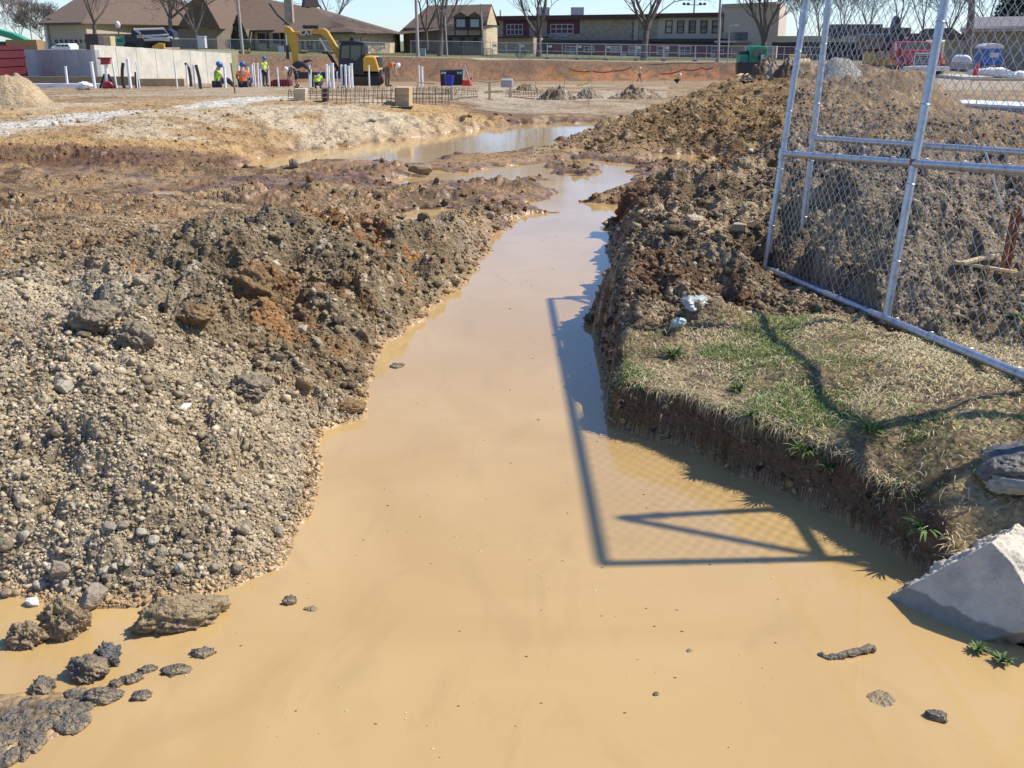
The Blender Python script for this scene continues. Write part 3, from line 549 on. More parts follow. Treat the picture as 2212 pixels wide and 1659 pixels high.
# ================= GRAVEL (uncountable) =================
def gravel():
    n = 430000; r = np.random.default_rng(21)
    ly = r.uniform(math.log(2.9), math.log(22), n); y = np.exp(ly); s = r.uniform(-.66, .6, n); x = s * y
    keep = r.random(n) < np.interp(y, [3, 7, 10, 22], [1, 1, .8, .5]); x, y = x[keep], y[keep]
    z = ghv(x, y); ht = H_target(x, y); gin = sdp(x, y, GR) < 0.05
    inp = (ht > .15) | (y < 5); k = (z > .004) & ~((x > 1.25) & (y < 3.7)) & (~gin | ((z < .2) & (x > .5))) & ((r.random(len(x)) < np.where(inp, 1, .16)))
    x, y, z = x[k], y[k], z[k]; bm_ = ((y > 5.4) & (x < .4)) | ((x > 1.2) & (y < 13)); q = (r.random(len(x)) < np.where(bm_, .55, 1)) & ~((y > 15.3) & (x / y < -.02) & (r.random(len(x)) < .8)); x, y, z = x[q], y[q], z[q]; n = len(x); print('gravel', n)
    V = np.array([(a, b, c) for a in (-1, 1) for b in (-1, 1) for c in (-1, 1)], float) * .72; f = np.array([(0, 1, 3, 2), (4, 6, 7, 5), (0, 4, 5, 1), (2, 3, 7, 6), (0, 2, 6, 4), (1, 5, 7, 3)]); sz = np.exp(r.normal(math.log(.0046), .55, n)) * np.interp(y, [3, 6, 12, 22], [.85, 1.2, 1.9, 3.0]); sz = np.minimum(sz, .03 * y / 5)
    Vv = V[None] * (1 + r.uniform(-.45, .3, (n, 8, 3))) * sz[:, None, None] * r.uniform(.5, 1.35, (n, 1, 3)); q_ = r.normal(size=(n, 3, 3)); Rm_ = np.linalg.qr(q_)[0]; Vv = np.einsum('nij,nkj->nki', Rm_, Vv)
    a = r.uniform(0, 6.28, n); ca, sa = np.cos(a)[:, None], np.sin(a)[:, None]
    X = Vv[..., 0] * ca - Vv[..., 1] * sa + x[:, None]; Y = Vv[..., 0] * sa + Vv[..., 1] * ca + y[:, None]; Z = Vv[..., 2] * .8 + (z + sz * .35)[:, None]
    T = (f[None] + (np.arange(n) * 8)[:, None, None]).reshape(-1, 4)
    base = np.array([(.50, .46, .38), (.33, .28, .20), (.25, .19, .12), (.42, .36, .27), (.20, .16, .11), (.34, .26, .16)], np.float32)
    pr = np.array([.09, .27, .24, .14, .14, .12]); c = base[r.choice(6, n, p=pr)] * r.uniform(.75, 1.15, (n, 1)).astype(np.float32)
    dk = ((x > .6) & (y < 12)); c = np.where(dk[:, None], c * .72, c); c = np.where(((y > 5.4) & (x < .4))[:, None], c * .78, c * np.where((x < .3) & (y < 5.6), 1.22, 1)[:, None]) * np.array([.98, .93, .82]); fr = y > 12; c = np.where(fr[:, None], c * np.array([.8, .66, .5]), c)
    c = c * .55 + gcl(x, y) * .62 * r.uniform(.7, 1.3, (n, 1)); c = np.repeat(c[:, None], 8, 1).reshape(-1, 3)
    o = npmesh('gravel', np.stack([X, Y, Z], -1).reshape(-1, 3), quads=T, mat=mat('loose_stones', (1, 1, 1), .9, noise=.25, scale=80, attr='Col', spec=.2), cols=c.astype(np.float32), smooth=False)
    tag(o, kind='stuff')
gravel()
def clods():
    n = 60000; r = np.random.default_rng(61); y = np.exp(r.uniform(math.log(3.0), math.log(27), n)); s = r.uniform(-.66, .62, n); x = s * y; z = ghv(x, y); ht = H_target(x, y); gin = sdp(x, y, GR) < 0.04
    pl = (ht > .2) & ~((y > 15.3) & (s < -.02)); nearh = (x < -.3) & (y < 5.2); mud = (y > 8) & (y < 17) & ~pl; cliff = gin & (z < .2) & (x > .5)
    pr = np.where(pl, .42, 0); pr = np.where(nearh, .10, pr); pr = np.where(mud, .22 * sm(.55, .68, fbm(x * 1.1, y * 1.6, 3, 531)) + .01, pr); pr = np.where(gin, np.where(cliff, .5, 0), pr); pr = np.where((y > 17) & ~pl, .02, pr); pr = np.where((x < -.3) & (y < 8) & (s < -.33), pr * .35, pr)
    k = (r.random(n) < pr) & (z > .012) & ~((x > 1.25) & (y < 3.8)); x, y, z, s = x[k], y[k], z[k], s[k]; n = len(x); print('clods', n)
    V, f = ICO[2]; sz = np.exp(r.normal(math.log(.0175), .55, n)) * (y / 6) ** .35; sz = np.clip(sz, .008, np.where(gin[k], .022, .07)); BV = np.stack([rockv((2, 2, 2), 900 + q, 1, .22, 2)[0] for q in range(14)])[r.integers(0, 14, n)]
    Vv = BV * (1 + r.uniform(-.1, .1, (n, len(V), 1))) * sz[:, None, None] * r.uniform(.6, 1.3, (n, 1, 3))
    a = r.uniform(0, 6.28, n); ca, sa = np.cos(a)[:, None], np.sin(a)[:, None]
    X = Vv[..., 0] * ca - Vv[..., 1] * sa + x[:, None]; Y = Vv[..., 0] * sa + Vv[..., 1] * ca + y[:, None]; Z = Vv[..., 2] * .85 + (z + sz * .3)[:, None]
    T = (f[None] + (np.arange(n) * len(V))[:, None, None]).reshape(-1, 3); c = gcl(x, y) * r.uniform(.75, 1.3, (n, 1)); gk = ((r.random(n) < .3) & (y < 12.5) & (sz < .019))[:, None]; c = np.where(gk, np.array([.47, .41, .29]), c)
    c = np.repeat(c[:, None], len(V), 1).reshape(-1, 3)
    o = npmesh('loose_soil_clods', np.stack([X, Y, Z], -1).reshape(-1, 3), tris=T, mat=MG, cols=c.astype(np.float32), attrs={'wet': np.zeros(len(c))}, smooth=False); tag(o, kind='stuff')
clods()
def scum():
    r = np.random.default_rng(71); n = 260; y = np.exp(r.uniform(math.log(2), math.log(11), n)); x = r.uniform(-.4, .35, n) * y; z = ghv(x, y); k = z < -.01; x, y = x[k], y[k]; n = len(x)
    V, f = ICO[1]; sz = r.uniform(.0015, .005, n) * (y / 4) ** .5; Vv = V[None] * sz[:, None, None] * np.array([1.6, .8, .35]) * (1 + r.uniform(-.4, .4, (n, 12, 1))); P_ = Vv + np.stack([x, y, 0 * x + .001], 1)[:, None]
    c = np.array([(.6, .5, .3), (.16, .11, .06), (.7, .62, .45)])[r.choice(3, n, p=[.4, .4, .2])]
    tag(npmesh('floating_specks', P_.reshape(-1, 3), tris=(f[None] + (np.arange(n) * 12)[:, None, None]).reshape(-1, 3), mat=bpy.data.materials['loose_stones'], cols=np.repeat(c[:, None], 12, 1).reshape(-1, 3).astype(np.float32), smooth=False), kind='stuff')
scum()
# ================= GRASS =================
MGR = mat('grass_blades', (1, 1, 1), .8, noise=.15, scale=20, attr='Col', spec=.2)
def blades(n, xs, ys, zs, ln, lean, az_, wd, cols, name='grass', kind='stuff', parent=None):
    p = np.stack([xs, ys, zs], 1); d = np.stack([np.cos(az_), np.sin(az_), 0 * az_], 1); sd = np.stack([-np.sin(az_), np.cos(az_), 0 * az_], 1)
    up = np.array([0, 0, 1.]); rows = []
    for t, w in ((0, 1), (.4, .85), (.75, .6), (1, .1)):
        a = lean * (.45 + .75 * t); c = p + d * (np.sin(a) * ln * t)[:, None] + up * (np.cos(a) * ln * t)[:, None]
        rows += [c - sd * (wd * w)[:, None], c + sd * (wd * w)[:, None]]
    V = np.stack(rows, 1).reshape(-1, 3); b = (np.arange(n) * 8)[:, None, None]
    Q = (np.array([[0, 1, 3, 2], [2, 3, 5, 4], [4, 5, 7, 6]])[None] + b).reshape(-1, 4)
    o = npmesh(name, V, quads=Q, mat=MGR, cols=np.repeat(cols[:, None], 8, 1).reshape(-1, 3).astype(np.float32), parent=parent)
    if kind: tag(o, kind=kind)
    return o
def grass():
    r = np.random.default_rng(31); n = 300000
    lo, hi = GR.min(0), GR.max(0); x = r.uniform(.5, 4.5, n); y = r.uniform(3.0, 7.6, n)
    g = sdp(x + (fbm(x * 3, y * 3, 3, 5) - .5) * .1, y, GR); z = ghv(x, y)
    dens = sm(.35, .6, fbm(x * 2.2, y * 2.2, 3, 205)) * .7 + .12
    vis = np.abs(x / y) < .62
    k = (g < .02) & (z > .045) & (r.random(n) < dens) & vis; x, y, z = x[k], y[k], z[k]; n = len(x); print('grass', n)
    gr = fbm(x * 1.8, y * 1.8, 3, 207); isg = r.random(n) < sm(.47, .62, gr) * .6 + .05
    straw = np.array([(.66, .54, .30), (.54, .42, .22), (.74, .63, .40), (.32, .23, .12)])[r.choice(4, n)]
    grn = np.array([(.10, .19, .035), (.15, .26, .05), (.08, .14, .03), (.2, .27, .07)])[r.choice(4, n)]
    c = np.where(isg[:, None], grn, straw) * r.uniform(.8, 1.2, (n, 1))
    ln = np.where(isg, r.uniform(.02, .055, n), r.uniform(.02, .08, n) * r.uniform(.5, 1.2, n)); lean = np.where(isg, r.uniform(.5, 1.4, n), r.uniform(1.15, 1.7, n))
    blades(n, x, y, z + .002, ln, lean, r.uniform(0, 6.28, n), np.full(n, .0017) * r.uniform(.6, 1.3, n), c)
grass()
def fringe():
    r = np.random.default_rng(35); n = 4500; k = r.integers(15, 20, n); t = r.random(n); a = GR[k]; b = GR[(k + 1) % len(GR)]; p = a + (b - a) * t[:, None] + r.normal(0, .025, (n, 2)); z = ghv(p[:, 0], p[:, 1])
    for _ in range(60):
        lo = z < .09; p[lo] += np.array([.55, .6]) * .012; z = ghv(p[:, 0], p[:, 1])
    p += np.array([.55, .6]) * .012; p += np.array([.55, .6]) * r.uniform(.035, .085, n)[:, None]; z = ghv(p[:, 0], p[:, 1]); q = (z > .11) & (r.random(n) < .15 + .85 * sm(.4, .6, fbm(p[:, 0] * 5, p[:, 1] * 5, 2, 333))); p, z = p[q], z[q]; n = len(p); print('fringe', n)
    c = np.array([(.6, .5, .3), (.45, .35, .2), (.3, .2, .1), (.2, .27, .08)])[r.choice(4, n, p=[.45, .3, .15, .1])] * r.uniform(.7, 1.2, (n, 1))
    blades(n, p[:, 0], p[:, 1], z, r.uniform(.03, .09, n), r.uniform(.9, 2.3, n), r.normal(3.9, 1.3, n), np.full(n, .0016), c, 'straw_fringe')
fringe()
def far_grass():
    r = np.random.default_rng(33); n = 26000; x = r.uniform(2.2, 5.5, n); y = r.uniform(4.2, 8.5, n)
    g = sm(.46, .62, fbm(x * 1.3, y * 1.3, 3, 215)); z = ghv(x, y); k = (r.random(n) < g) & (x > 2.25 + (7.5 - y) * .13) & (np.abs(x / y) < .62); x, y, z = x[k], y[k], z[k]; n = len(x); print('fargrass', n)
    isg = r.random(n) < .35; c = np.where(isg[:, None], np.array([.13, .22, .05]), np.array([.5, .43, .28])) * r.uniform(.7, 1.2, (n, 1))
    blades(n, x, y, z, r.uniform(.02, .07, n), r.uniform(.6, 1.6, n), r.uniform(0, 6.28, n), np.full(n, .002), c, 'dry_grass')
far_grass()
def weed(u, v, w, label, seed):
    r = np.random.default_rng(seed); x, y, z = GG(u, v); x, y, z = G(u, v, .004) if z < 0 else (x, y, z); k = F / math.hypot(x, y); R0 = w / k / 2; n = 46
    t = thing('leafy_weed', label, 'weed', (x, y, z)); az_ = r.uniform(0, 6.28, n); ln = R0 * r.uniform(.5, 1.15, n)
    c = np.array([.13, .19, .06]) * r.uniform(.5, 1.4, (n, 1)); rr = r.uniform(0, R0 * .3, n)
    blades(n, np.cos(az_) * rr, np.sin(az_) * rr, np.full(n, .0) + .004, ln, r.uniform(.5, 1.45, n), az_, np.full(n, .0065) * r.uniform(.6, 1.2, n), c, 'leaves', None, t)
for a in [(1884, 935, 90, 'broad leafy weed in the middle of the grass bank, the palest green one', 1), (1740, 985, 92, 'dark leafy weed hanging over the edge of the cut bank', 2), (1625, 905, 66, 'leafy weed near the bank edge, nearest the water and left of the overhanging weed', 3), (1997, 1148, 92, 'leafy weed with jagged leaves just above the concrete chunk', 4),
          (1592, 845, 48, 'small green weed patch in the straw near the cliff top', 5), (1455, 770, 70, 'bright green tuft at the far left corner of the grass bank', 6), (1790, 1012, 56, 'small weed growing from the dark bank face', 7), (2195, 690, 56, 'green weed behind the leaning fence at the right edge', 8), (2110, 1405, 46, 'muddy uprooted weed lying in the water below the concrete chunk', 9), (2165, 1430, 50, 'matted plant debris in the water right of the uprooted weed', 10)]: weed(*a)
# ================= TEMPORARY FENCE =================
M_galv = mat('galvanised_pipe', (.50, .52, .55), .38, metal=.75, noise=.18, scale=18, bump=.15, bscale=60, dirt=((.28, .26, .23), 25, .5))
M_wire = mat('galvanised_wire', (.42, .42, .42), .42, metal=.6, noise=.2, scale=30)
M_rust = mat('rust', (.26, .09, .04), .9, noise=.4, scale=40)
def link_mesh(name, parent, O, Rv, Uv, L, Hh, w2=.0465, r=.0019, warp=.026, m=None, seed=0, steps_h=None):
    Rv = Rv.normalized(); Nv = Rv.cross(Uv).normalized(); nc = int(L / w2); ns = int(Hh / w2) + 1
    i, j = np.meshgrid(np.arange(nc), np.arange(ns), indexing='ij')
    a = (i + ((i + j) % 2)) * w2; b = j * w2; off = np.where((i + j) % 2 == 0, r * 1.1, -r * 1.1)
    wa = (fbm(a * 1.5 + seed, b * 1.2, 3, 301) - .5) * warp * 2.5; wb = (fbm(a * 1.2 + seed, b * 1.5, 3, 311) - .5) * warp * 2; wn = (fbm(a * .9, b * .9 + seed, 3, 321) - .5) * .05
    a = a + wa; b = np.clip(b + wb, 0, Hh); Pn = np.array(O)[None, None] + a[..., None] * np.array(Rv) + b[..., None] * np.array(Uv) + (off + wn)[..., None] * np.array(Nv)
    # duplicate each joint slightly to give the hooked look
    offs = [np.array(Nv) * r, np.array(Rv) * r, -np.array(Nv) * r, -np.array(Rv) * r]
    V = np.stack([Pn + o for o in offs], 2); idx = np.arange(nc * ns * 4).reshape(nc, ns, 4); Q = []
    for k in range(4):
        k2 = (k + 1) % 4; Q.append(np.stack([idx[:, :-1, k], idx[:, :-1, k2], idx[:, 1:, k2], idx[:, 1:, k]], -1).reshape(-1, 4))
    return npmesh(name, V.reshape(-1, 3), quads=np.concatenate(Q), mat=m or M_wire, parent=parent)
def panel(label, B0, Rd, Ud, L, Hh, mid, posts, seed=0, group='leaning temporary fence panels on the right bank', mesh=True, rr=.025):
    B0 = Vector(B0); Rd = Vector(Rd).normalized(); Ud = Vector(Ud); Ud = (Ud - Rd * Ud.dot(Rd)).normalized()
    t = thing('fence_panel', label, 'fence panel', B0, 0, group); Z = Vector((0, 0, 0)); N_ = Rd.cross(Ud)
    for s in posts: MB().tube([Rd * s - Ud * .03, Rd * s + Ud * (Hh * .5), Rd * s + Ud * Hh], rr, 14).build('middle_post' if 0 < s < L else 'post', M_galv, t, True)
    for h, nm in ((0, 'bottom_rail'), (mid, 'middle_rail'), (Hh, 'top_rail')): MB().tube([Rd * .02 + Ud * h, Rd * (L / 2) + Ud * (h - .004), Rd * (L - .02) + Ud * h], rr * .96, 14).build(nm, M_galv, t, True)
    if mesh: link_mesh('chain_link_mesh', t, N_ * -.028, Rd, Ud, L, Hh, seed=seed)
    for s in [q for q in np.arange(.28, L, .42)]:
        for h in (0, mid):
            c = Rd * s + Ud * h; MB().tube([c + (N_ * math.cos(g) + Ud * math.sin(g)) * (rr + .004) for g in np.linspace(0, 6.0, 11)], .0022, 4).build('wire_tie', M_wire, t, True)
    for s in posts:
        for h in np.arange(.35, Hh, .45):
            c = Rd * s + Ud * h; MB().tube([c + (N_ * math.cos(g) + Rd * math.sin(g)) * (rr + .004) for g in np.linspace(0, 6.0, 11)], .0022, 4).build('wire_tie', M_wire, t, True)
            
    for s in posts[:1]:
        c = Ud * mid; MB().tube([c - Ud * .04, c + Ud * .04], rr + .008, 14).build('clamp', M_galv, t, True)
        c = Ud * (Hh * .9); MB().tube([c - Ud * .03, c + Ud * .03], rr + .008, 14).build('clamp', M_galv, t, True)
    for s in posts[1:2]:
        c = Rd * s + Ud * mid; MB().tube([c - Ud * .016, c + Ud * .02], rr + .003, 14).build('rust_patch', M_rust, t, True)
    return t
UP1 = (.104, -.076, 1)
panel('front leaning chain link panel of galvanised pipe along the edge of the grass bank', (2.08, 8.04, .235), (.08, -1, .081), UP1, 4.36, 2.15, .92, [0, 2.24, 4.36], 0)
panel('rear chain link panel turning away behind the front panel', (2.40, 8.2, .28), (.824, -1.041, .02), (.09, -.03, 1), 3.66, 2.15, .98, [0, 3.66], 4)
panel('third chain link panel standing just beyond the right edge, its post shadow on the water', (2.62, 4.25, .55), (.9, -.4, .0), (.10, -.02, 1), 3.0, 2.05, .95, [0, 3.0], 9, mesh=False)
# loose tie wire, lumber and rebar behind the fence
stick('hanging_wire', 'white tie wire dangling from the middle rail of the fence at right', 'wire', [P(2130, 330, 5.6), P(2142, 365, 5.6), P(2150, 400, 5.6), P(2165, 445, 5.6)], .004, mat('white_wire', (.7, .7, .68), .5), 6)
M_wood = mat('new_lumber', (.58, .42, .22), .75, noise=.2, scale=14, bump=.2, bscale=60)
def plank(name, label, cat, p, q, w, th, m=None, group=None, roll=0):
    p, q = Vector(p), Vector(q); d = q - p; o = MB().box((0, 0, 0), (d.length, w, th)).build(name, m or M_wood, bevel=.002, seg=1)
    o.location = (p + q) / 2; o.rotation_euler = d.to_track_quat('X', 'Z').to_euler(); return tag(o, label, cat, group)
def gz_(u, v, dz=0): x, y, z = GG(u, v); return (x, y, z + dz)
plank('board', 'yellow board lying on gravel behind the fence, the longest of three', 'board', gz_(2058, 582, .05), gz_(2190, 610, .05), .045, .02)
plank('board', 'short yellow board crossing the longest board behind the fence', 'board', gz_(2075, 592, .07), gz_(2165, 575, .08), .04, .02)
plank('board', 'yellow board end at the right picture edge behind the fence', 'board', gz_(2170, 612, .04), gz_(2240, 600, .04), .08, .03)
for i, u in enumerate((2163, 2176)):
    x, y, z = GG(u, 585); stick('rebar_stake', ['left', 'right'][i] + ' one of two rusty stakes driven beside the yellow boards', 'stake', [(x, y, z - .1), (x + .02, y, z + .4)], .016, M_rust)
# ================= BUILDINGS =================
M_roof = mat('brown_shingles', (.135, .088, .055), .9, noise=.2, scale=2, bump=.3, bscale=8)
M_stone = mat('tan_stone_wall', (.42, .33, .20), .9, noise=.25, scale=1.2, bump=.5, bscale=5, dirt=((.26, .19, .12), .9, .7))
M_beige = mat('beige_wall', (.48, .38, .27), .9, noise=.06, scale=.5)
M_stucco = mat('stucco', (.56, .48, .37), .9, noise=.05, scale=.8)
M_maroon = mat('maroon_panel', (.15, .055, .065), .75, noise=.12, scale=1)
M_fascia = mat('dark_red_fascia', (.085, .04, .035), .7, noise=.1, scale=1)
M_trim = mat('dark_trim', (.06, .045, .04), .7, noise=.1)
M_green = mat('dark_green_canopy', (.035, .06, .05), .7, noise=.1)
M_glass = mat('window_glass', (.09, .11, .13), .08, noise=.3, scale=.7, spec=.8)  # grey blue colour stands for sky reflected in the panes
M_wframe = mat('pale_window_frame', (.55, .52, .5), .6, noise=.05)
M_blind = mat('window_blind', (.35, .42, .42), .4, noise=.1, scale=2)
def stonework(name, c1, c2, mort, sx=2.2):
    m = bpy.data.materials.new(name); m.use_nodes = True; N = m.node_tree.nodes; L = m.node_tree.links; b = N['Principled BSDF']; b.inputs['Roughness'].default_value = .9
    tc = N.new('ShaderNodeTexCoord'); mp = N.new('ShaderNodeMapping'); mp.inputs['Rotation'].default_value = (math.pi / 2, 0, 0)
    L.new(tc.outputs['Object'], mp.inputs[0]); br = N.new('ShaderNodeTexBrick'); L.new(mp.outputs[0], br.inputs['Vector'])
    br.inputs['Scale'].default_value = sx; br.inputs['Color1'].default_value = (*c1, 1); br.inputs['Color2'].default_value = (*c2, 1); br.inputs['Mortar'].default_value = (*mort, 1)
    br.inputs['Brick Width'].default_value = 1.3; br.inputs['Row Height'].default_value = .3; br.inputs['Mortar Size'].default_value = .015; br.inputs['Bias'].default_value = -.3
    n = N.new('ShaderNodeTexNoise'); n.inputs['Scale'].default_value = 1.5; n.inputs['Detail'].default_value = 7; L.new(tc.outputs['Object'], n.inputs['Vector'])
    mx = N.new('ShaderNodeMix'); mx.data_type = 'RGBA'; mx.blend_type = 'MULTIPLY'; mx.inputs['Factor'].default_value = .55; L.new(br.outputs[0], mx.inputs['A']); L.new(n.outputs['Fac'], mx.inputs['B'])
    L.new(mx.outputs['Result'], b.inputs['Base Color']); return m
M_ledge = stonework('ledge_stone_wall', (.85, .68, .42), (.62, .47, .28), (.35, .27, .18))
M_ledge2 = stonework('weathered_ledge_stone', (.66, .55, .38), (.45, .36, .25), (.25, .2, .15))
def xy(u, v, Y): p = P(u, v, Y); return (p[0], p[1])
class Fac:                                # vertical facade through two image columns
    def __init__(s, u0, Y0, u1, Y1, v=100):
        s.A = Vector(xy(u0, v, Y0)); s.B = Vector(xy(u1, v, Y1)); s.d = (s.B - s.A).normalized(); s.n = Vector((s.d.y, -s.d.x)); s.rz = math.atan2(s.d.y, s.d.x)
    def hit(s, u, v):
        x, y, w = ray(u, v); t = s.A.dot(s.n) / (x * s.n.x + y * s.n.y); p = Vector((x * t, y * t)); return (p - s.A).dot(s.d), H + w * t
    def box(s, u0, v0, u1, v1, depth=.12, proud=0.0):
        a, z1 = s.hit(u0, v0); b, z0 = s.hit(u1, v1); c = s.A + s.d * ((a + b) / 2) + s.n * (proud - depth / 2 + .0)
        return (c.x, c.y, (z0 + z1) / 2), (abs(b - a), depth, abs(z1 - z0))
    def part(s, name, m, par, u0, v0, u1, v1, depth=.12, proud=.06):
        c, d = s.box(u0, v0, u1, v1, depth, proud); return MB().box(c, d, s.rz).build(name, m, par)
    def window(s, par, u0, v0, u1, v1, nx=1, ny=1, fm=None, gm=None):
        c, d = s.box(u0, v0, u1, v1, .16, .10); b = MB(); ex = Vector((s.d.x, s.d.y, 0)); c = Vector(c); fw = min(.15, d[0] * .12)
        for i in range(nx + 1): b.box(c + ex * (-d[0] / 2 + d[0] * i / nx), (fw, .14, d[2] + fw), s.rz)
        for j in range(ny + 1): b.box(c + Vector((0, 0, -d[2] / 2 + d[2] * j / ny)), (d[0] + fw, .12, fw), s.rz)
        w = b.build('window', fm or M_wframe, par); MB().box(c + Vector((s.n.x, s.n.y, 0)) * -.035, (d[0], .03, d[2]), s.rz).build('pane', gm or M_glass, w); return w
def block(par, name, m, pts, z0, z1):
    return MB().prism(pts, lambda p: (p[0], p[1], z0), lambda p: (p[0], p[1], z1)).build(name, m, par)
def poly3(par, name, m, V, Fc): return MB().add(V, Fc).build(name, m, par)
def back(A, dep, f): return (A[0] - f.n.x * dep, A[1] - f.n.y * dep)
def zof(v, Y): return P(1106, v, Y)[2]
# --- gym with big hip roof, far left
gym = thing('gymnasium', 'large beige building with a huge brown hip roof at the far left', 'building')
g1 = Fac(103, 152, 191, 146); g2 = Fac(191, 146, 400, 165); ze = zof(52, 150)
block(gym, 'wall', M_beige, [tuple(g1.A), tuple(g1.B), tuple(g2.B), (g2.B.x, 190), (g1.A.x - 2, 190)], -1, ze)
ap1 = P(225, -42, 175); ap2 = P(290, -42, 178)
ee = [(g1.A.x - 1, g1.A.y - 1, ze), (g1.B.x, g1.B.y - 1.2, ze), (g2.B.x + 1, g2.B.y - 1, ze), (g2.B.x + 3, 192, ze), (g1.A.x - 3, 192, ze)]
poly3(gym, 'roof', M_roof, ee + [ap1, ap2], [(0, 1, 5), (1, 2, 6, 5), (2, 3, 6), (3, 4, 5, 6), (4, 0, 5), (4, 3, 2, 1, 0)])
for i in range(7): g1.window(gym, 120 + i * 10.6, 86, 125 + i * 10.6, 92, fm=M_trim)
g2.part('garage_door', mat('grey_blue_door', (.16, .2, .23), .6), gym, 234, 80, 253, 98)
# --- church: nave + gable + octagonal hall
ch = thing('church', 'long tan stone church with dark brown roofs behind the excavator', 'church')
f = Fac(470, 152, 640, 148); ze = zof(68, 150); zb = -.5
block(ch, 'nave_wall', M_ledge, [tuple(f.A), tuple(f.B), back(f.B, 22, f), back(f.A, 22, f)], zb, ze)
A, B = Vector((*f.A, ze)) + Vector((-1, -.8, 0)), Vector((*f.B, ze)) + Vector((4, -.8, 0)); A2, B2 = A + Vector((0, 24, 0)), B + Vector((0, 24, 0))
R1, R2 = Vector(P(470, -22, 163)), Vector(P(660, 14, 160))
poly3(ch, 'nave_roof', M_roof, [A, B, B2, A2, R1, R2], [(0, 1, 5, 4), (1, 2, 5), (2, 3, 4, 5), (3, 0, 4), (3, 2, 1, 0)])
for u0, u1 in ((558, 573), (590, 603)): f.window(ch, u0, 73, u1, 93, 3, 1, M_trim)
for u in (549, 580, 611): f.part('buttress', M_trim, ch, u - 2, 70, u + 2, 105, .7, .5)
gf = Fac(388, 146, 470, 143); zg = zof(38, 145)
block(ch, 'transept_wall', mat('shaded_transept_stone', (.22, .17, .12), .9, noise=.2, scale=1), [tuple(gf.A), tuple(gf.B), back(gf.B, 14, gf), back(gf.A, 14, gf)], -.5, zof(62, 145))  # tan wall in shadow, the shade put into a darker stone colour
pa, pb, pt = P(384, 58, 145), P(476, 62, 142), P(428, -24, 144); k_ = Vector((0, 16, 0))
poly3(ch, 'transept_roof', M_roof, [pa, pb, pt, Vector(pa) + k_, Vector(pb) + k_, Vector(pt) + k_], [(0, 1, 2), (5, 4, 3), (0, 2, 5, 3), (2, 1, 4, 5), (1, 0, 3, 4)])
h = Fac(640, 144, 776, 140); h2_ = Fac(776, 140, 832, 146); zh = zof(72, 142)
block(ch, 'hall_wall', M_ledge, [tuple(h.A), tuple(h.B), tuple(h2_.B), (h2_.B.x, 166), (h.A.x, 166)], -.6, zh)
e = [(h.A.x - 3, h.A.y - 1, zh + .1), (h.B.x, h.B.y - 1.4, zh), (h2_.B.x + 1, h2_.B.y - .6, zh), (h2_.B.x + 1, 168, zh), (h.A.x - 3, 168, zh)]
poly3(ch, 'hall_roof', M_roof, e + [P(668, 12, 155)], [(0, 1, 5), (1, 2, 5), (2, 3, 5), (3, 4, 5), (4, 0, 5), (4, 3, 2, 1, 0)])
MB().box(P(670, 6, 155), (2.2, 2.2, 1.2), .4, tx=.8, ty=.8).build('cupola', M_trim, ch)
for u0, u1 in ((652, 656), (664, 675), (684, 695)): h.window(ch, u0, 88, u1, 106, 1, 1, M_trim)
h.part('door', M_trim, ch, 738, 88, 748, 110); h2_.part('corner_post', M_trim, ch, 778, 80, 780, 110)
cx, cy, cz = P(627, 60, 147)
f.part('eave_board', M_trim, ch, 468, 65.5, 642, 68.5, .3, 1.0); h.part('eave_board', M_trim, ch, 632, 70, 778, 73, .3, 1.55); h2_.part('eave_board', M_trim, ch, 777, 71.5, 838, 75, .3, 1.0)
g1.part('eave_board', M_trim, gym, 100, 50, 192, 53, .3, 1.2); g2.part('eave_board', M_trim, gym, 191, 52, 398, 57, .3, 1.2); g1.part('downpipe', M_wframe, gym, 104, 53, 106, 100, .3, .4)
MB().box((cx, cy, 4), (1.05, 1.0, 9.5)).build('chimney', M_ledge2, ch)
# --- gabled stone house
ho = thing('gabled_house', 'steep roofed stone house with timber strips and two dormers between the poles', 'house')
f = Fac(872, 160, 1043, 150); sd_ = Fac(1043, 150, 1073, 168); ze = zof(54, 152)
block(ho, 'wall', mat('house_stone', (.20, .155, .115), .9, noise=.25, scale=1.2), [tuple(f.A), tuple(f.B), tuple(sd_.B), (f.A.x + 2, 178)], -.6, ze - .3)
f.part('stucco_band', M_stucco, ho, 962, 52, 1042, 76, .1, .07)
for u in (984, 1012, 1040): f.part('timber_strip', M_trim, ho, u - 1, 54, u + 1, 78, .1, .14)
f.part('timber_band', M_trim, ho, 962, 76, 1043, 79, .1, .16)
pk = P(1062, 9, 159); rl = P(925, 12, 168); eL = (f.A.x - 1, f.A.y - 1, zof(75, 159)); eR = (f.B.x + .6, f.B.y - .8, ze); bR = (sd_.B.x + .5, sd_.B.y + 1, ze + .2); bL = (f.A.x, 179, ze - 1)
poly3(ho, 'roof', M_roof, [eL, eR, bR, bL, rl, pk], [(0, 1, 5, 4), (2, 3, 4, 5), (3, 0, 4), (3, 2, 1, 0)])
gv = [(f.B.x, f.B.y, -.6), (sd_.B.x, sd_.B.y, -.6), (sd_.B.x, sd_.B.y, ze), (pk[0] - .1, pk[1], pk[2] - .3), (f.B.x, f.B.y, ze - .3)]
nv = Vector((-.25, .05, 0)); poly3(ho, 'gable_wall', M_ledge, [Vector(p) + Vector((.12, -.1, 0)) for p in gv] + [Vector(p) + nv for p in gv], [(0, 1, 2, 3, 4), (9, 8, 7, 6, 5), (0, 5, 6, 1), (1, 6, 7, 2), (2, 7, 8, 3), (3, 8, 9, 4), (4, 9, 5, 0)])
for u0, u1 in ((1050, 1054), (1068, 1071)): sd_.window(ho, u0, 48, u1, 64, fm=M_trim)
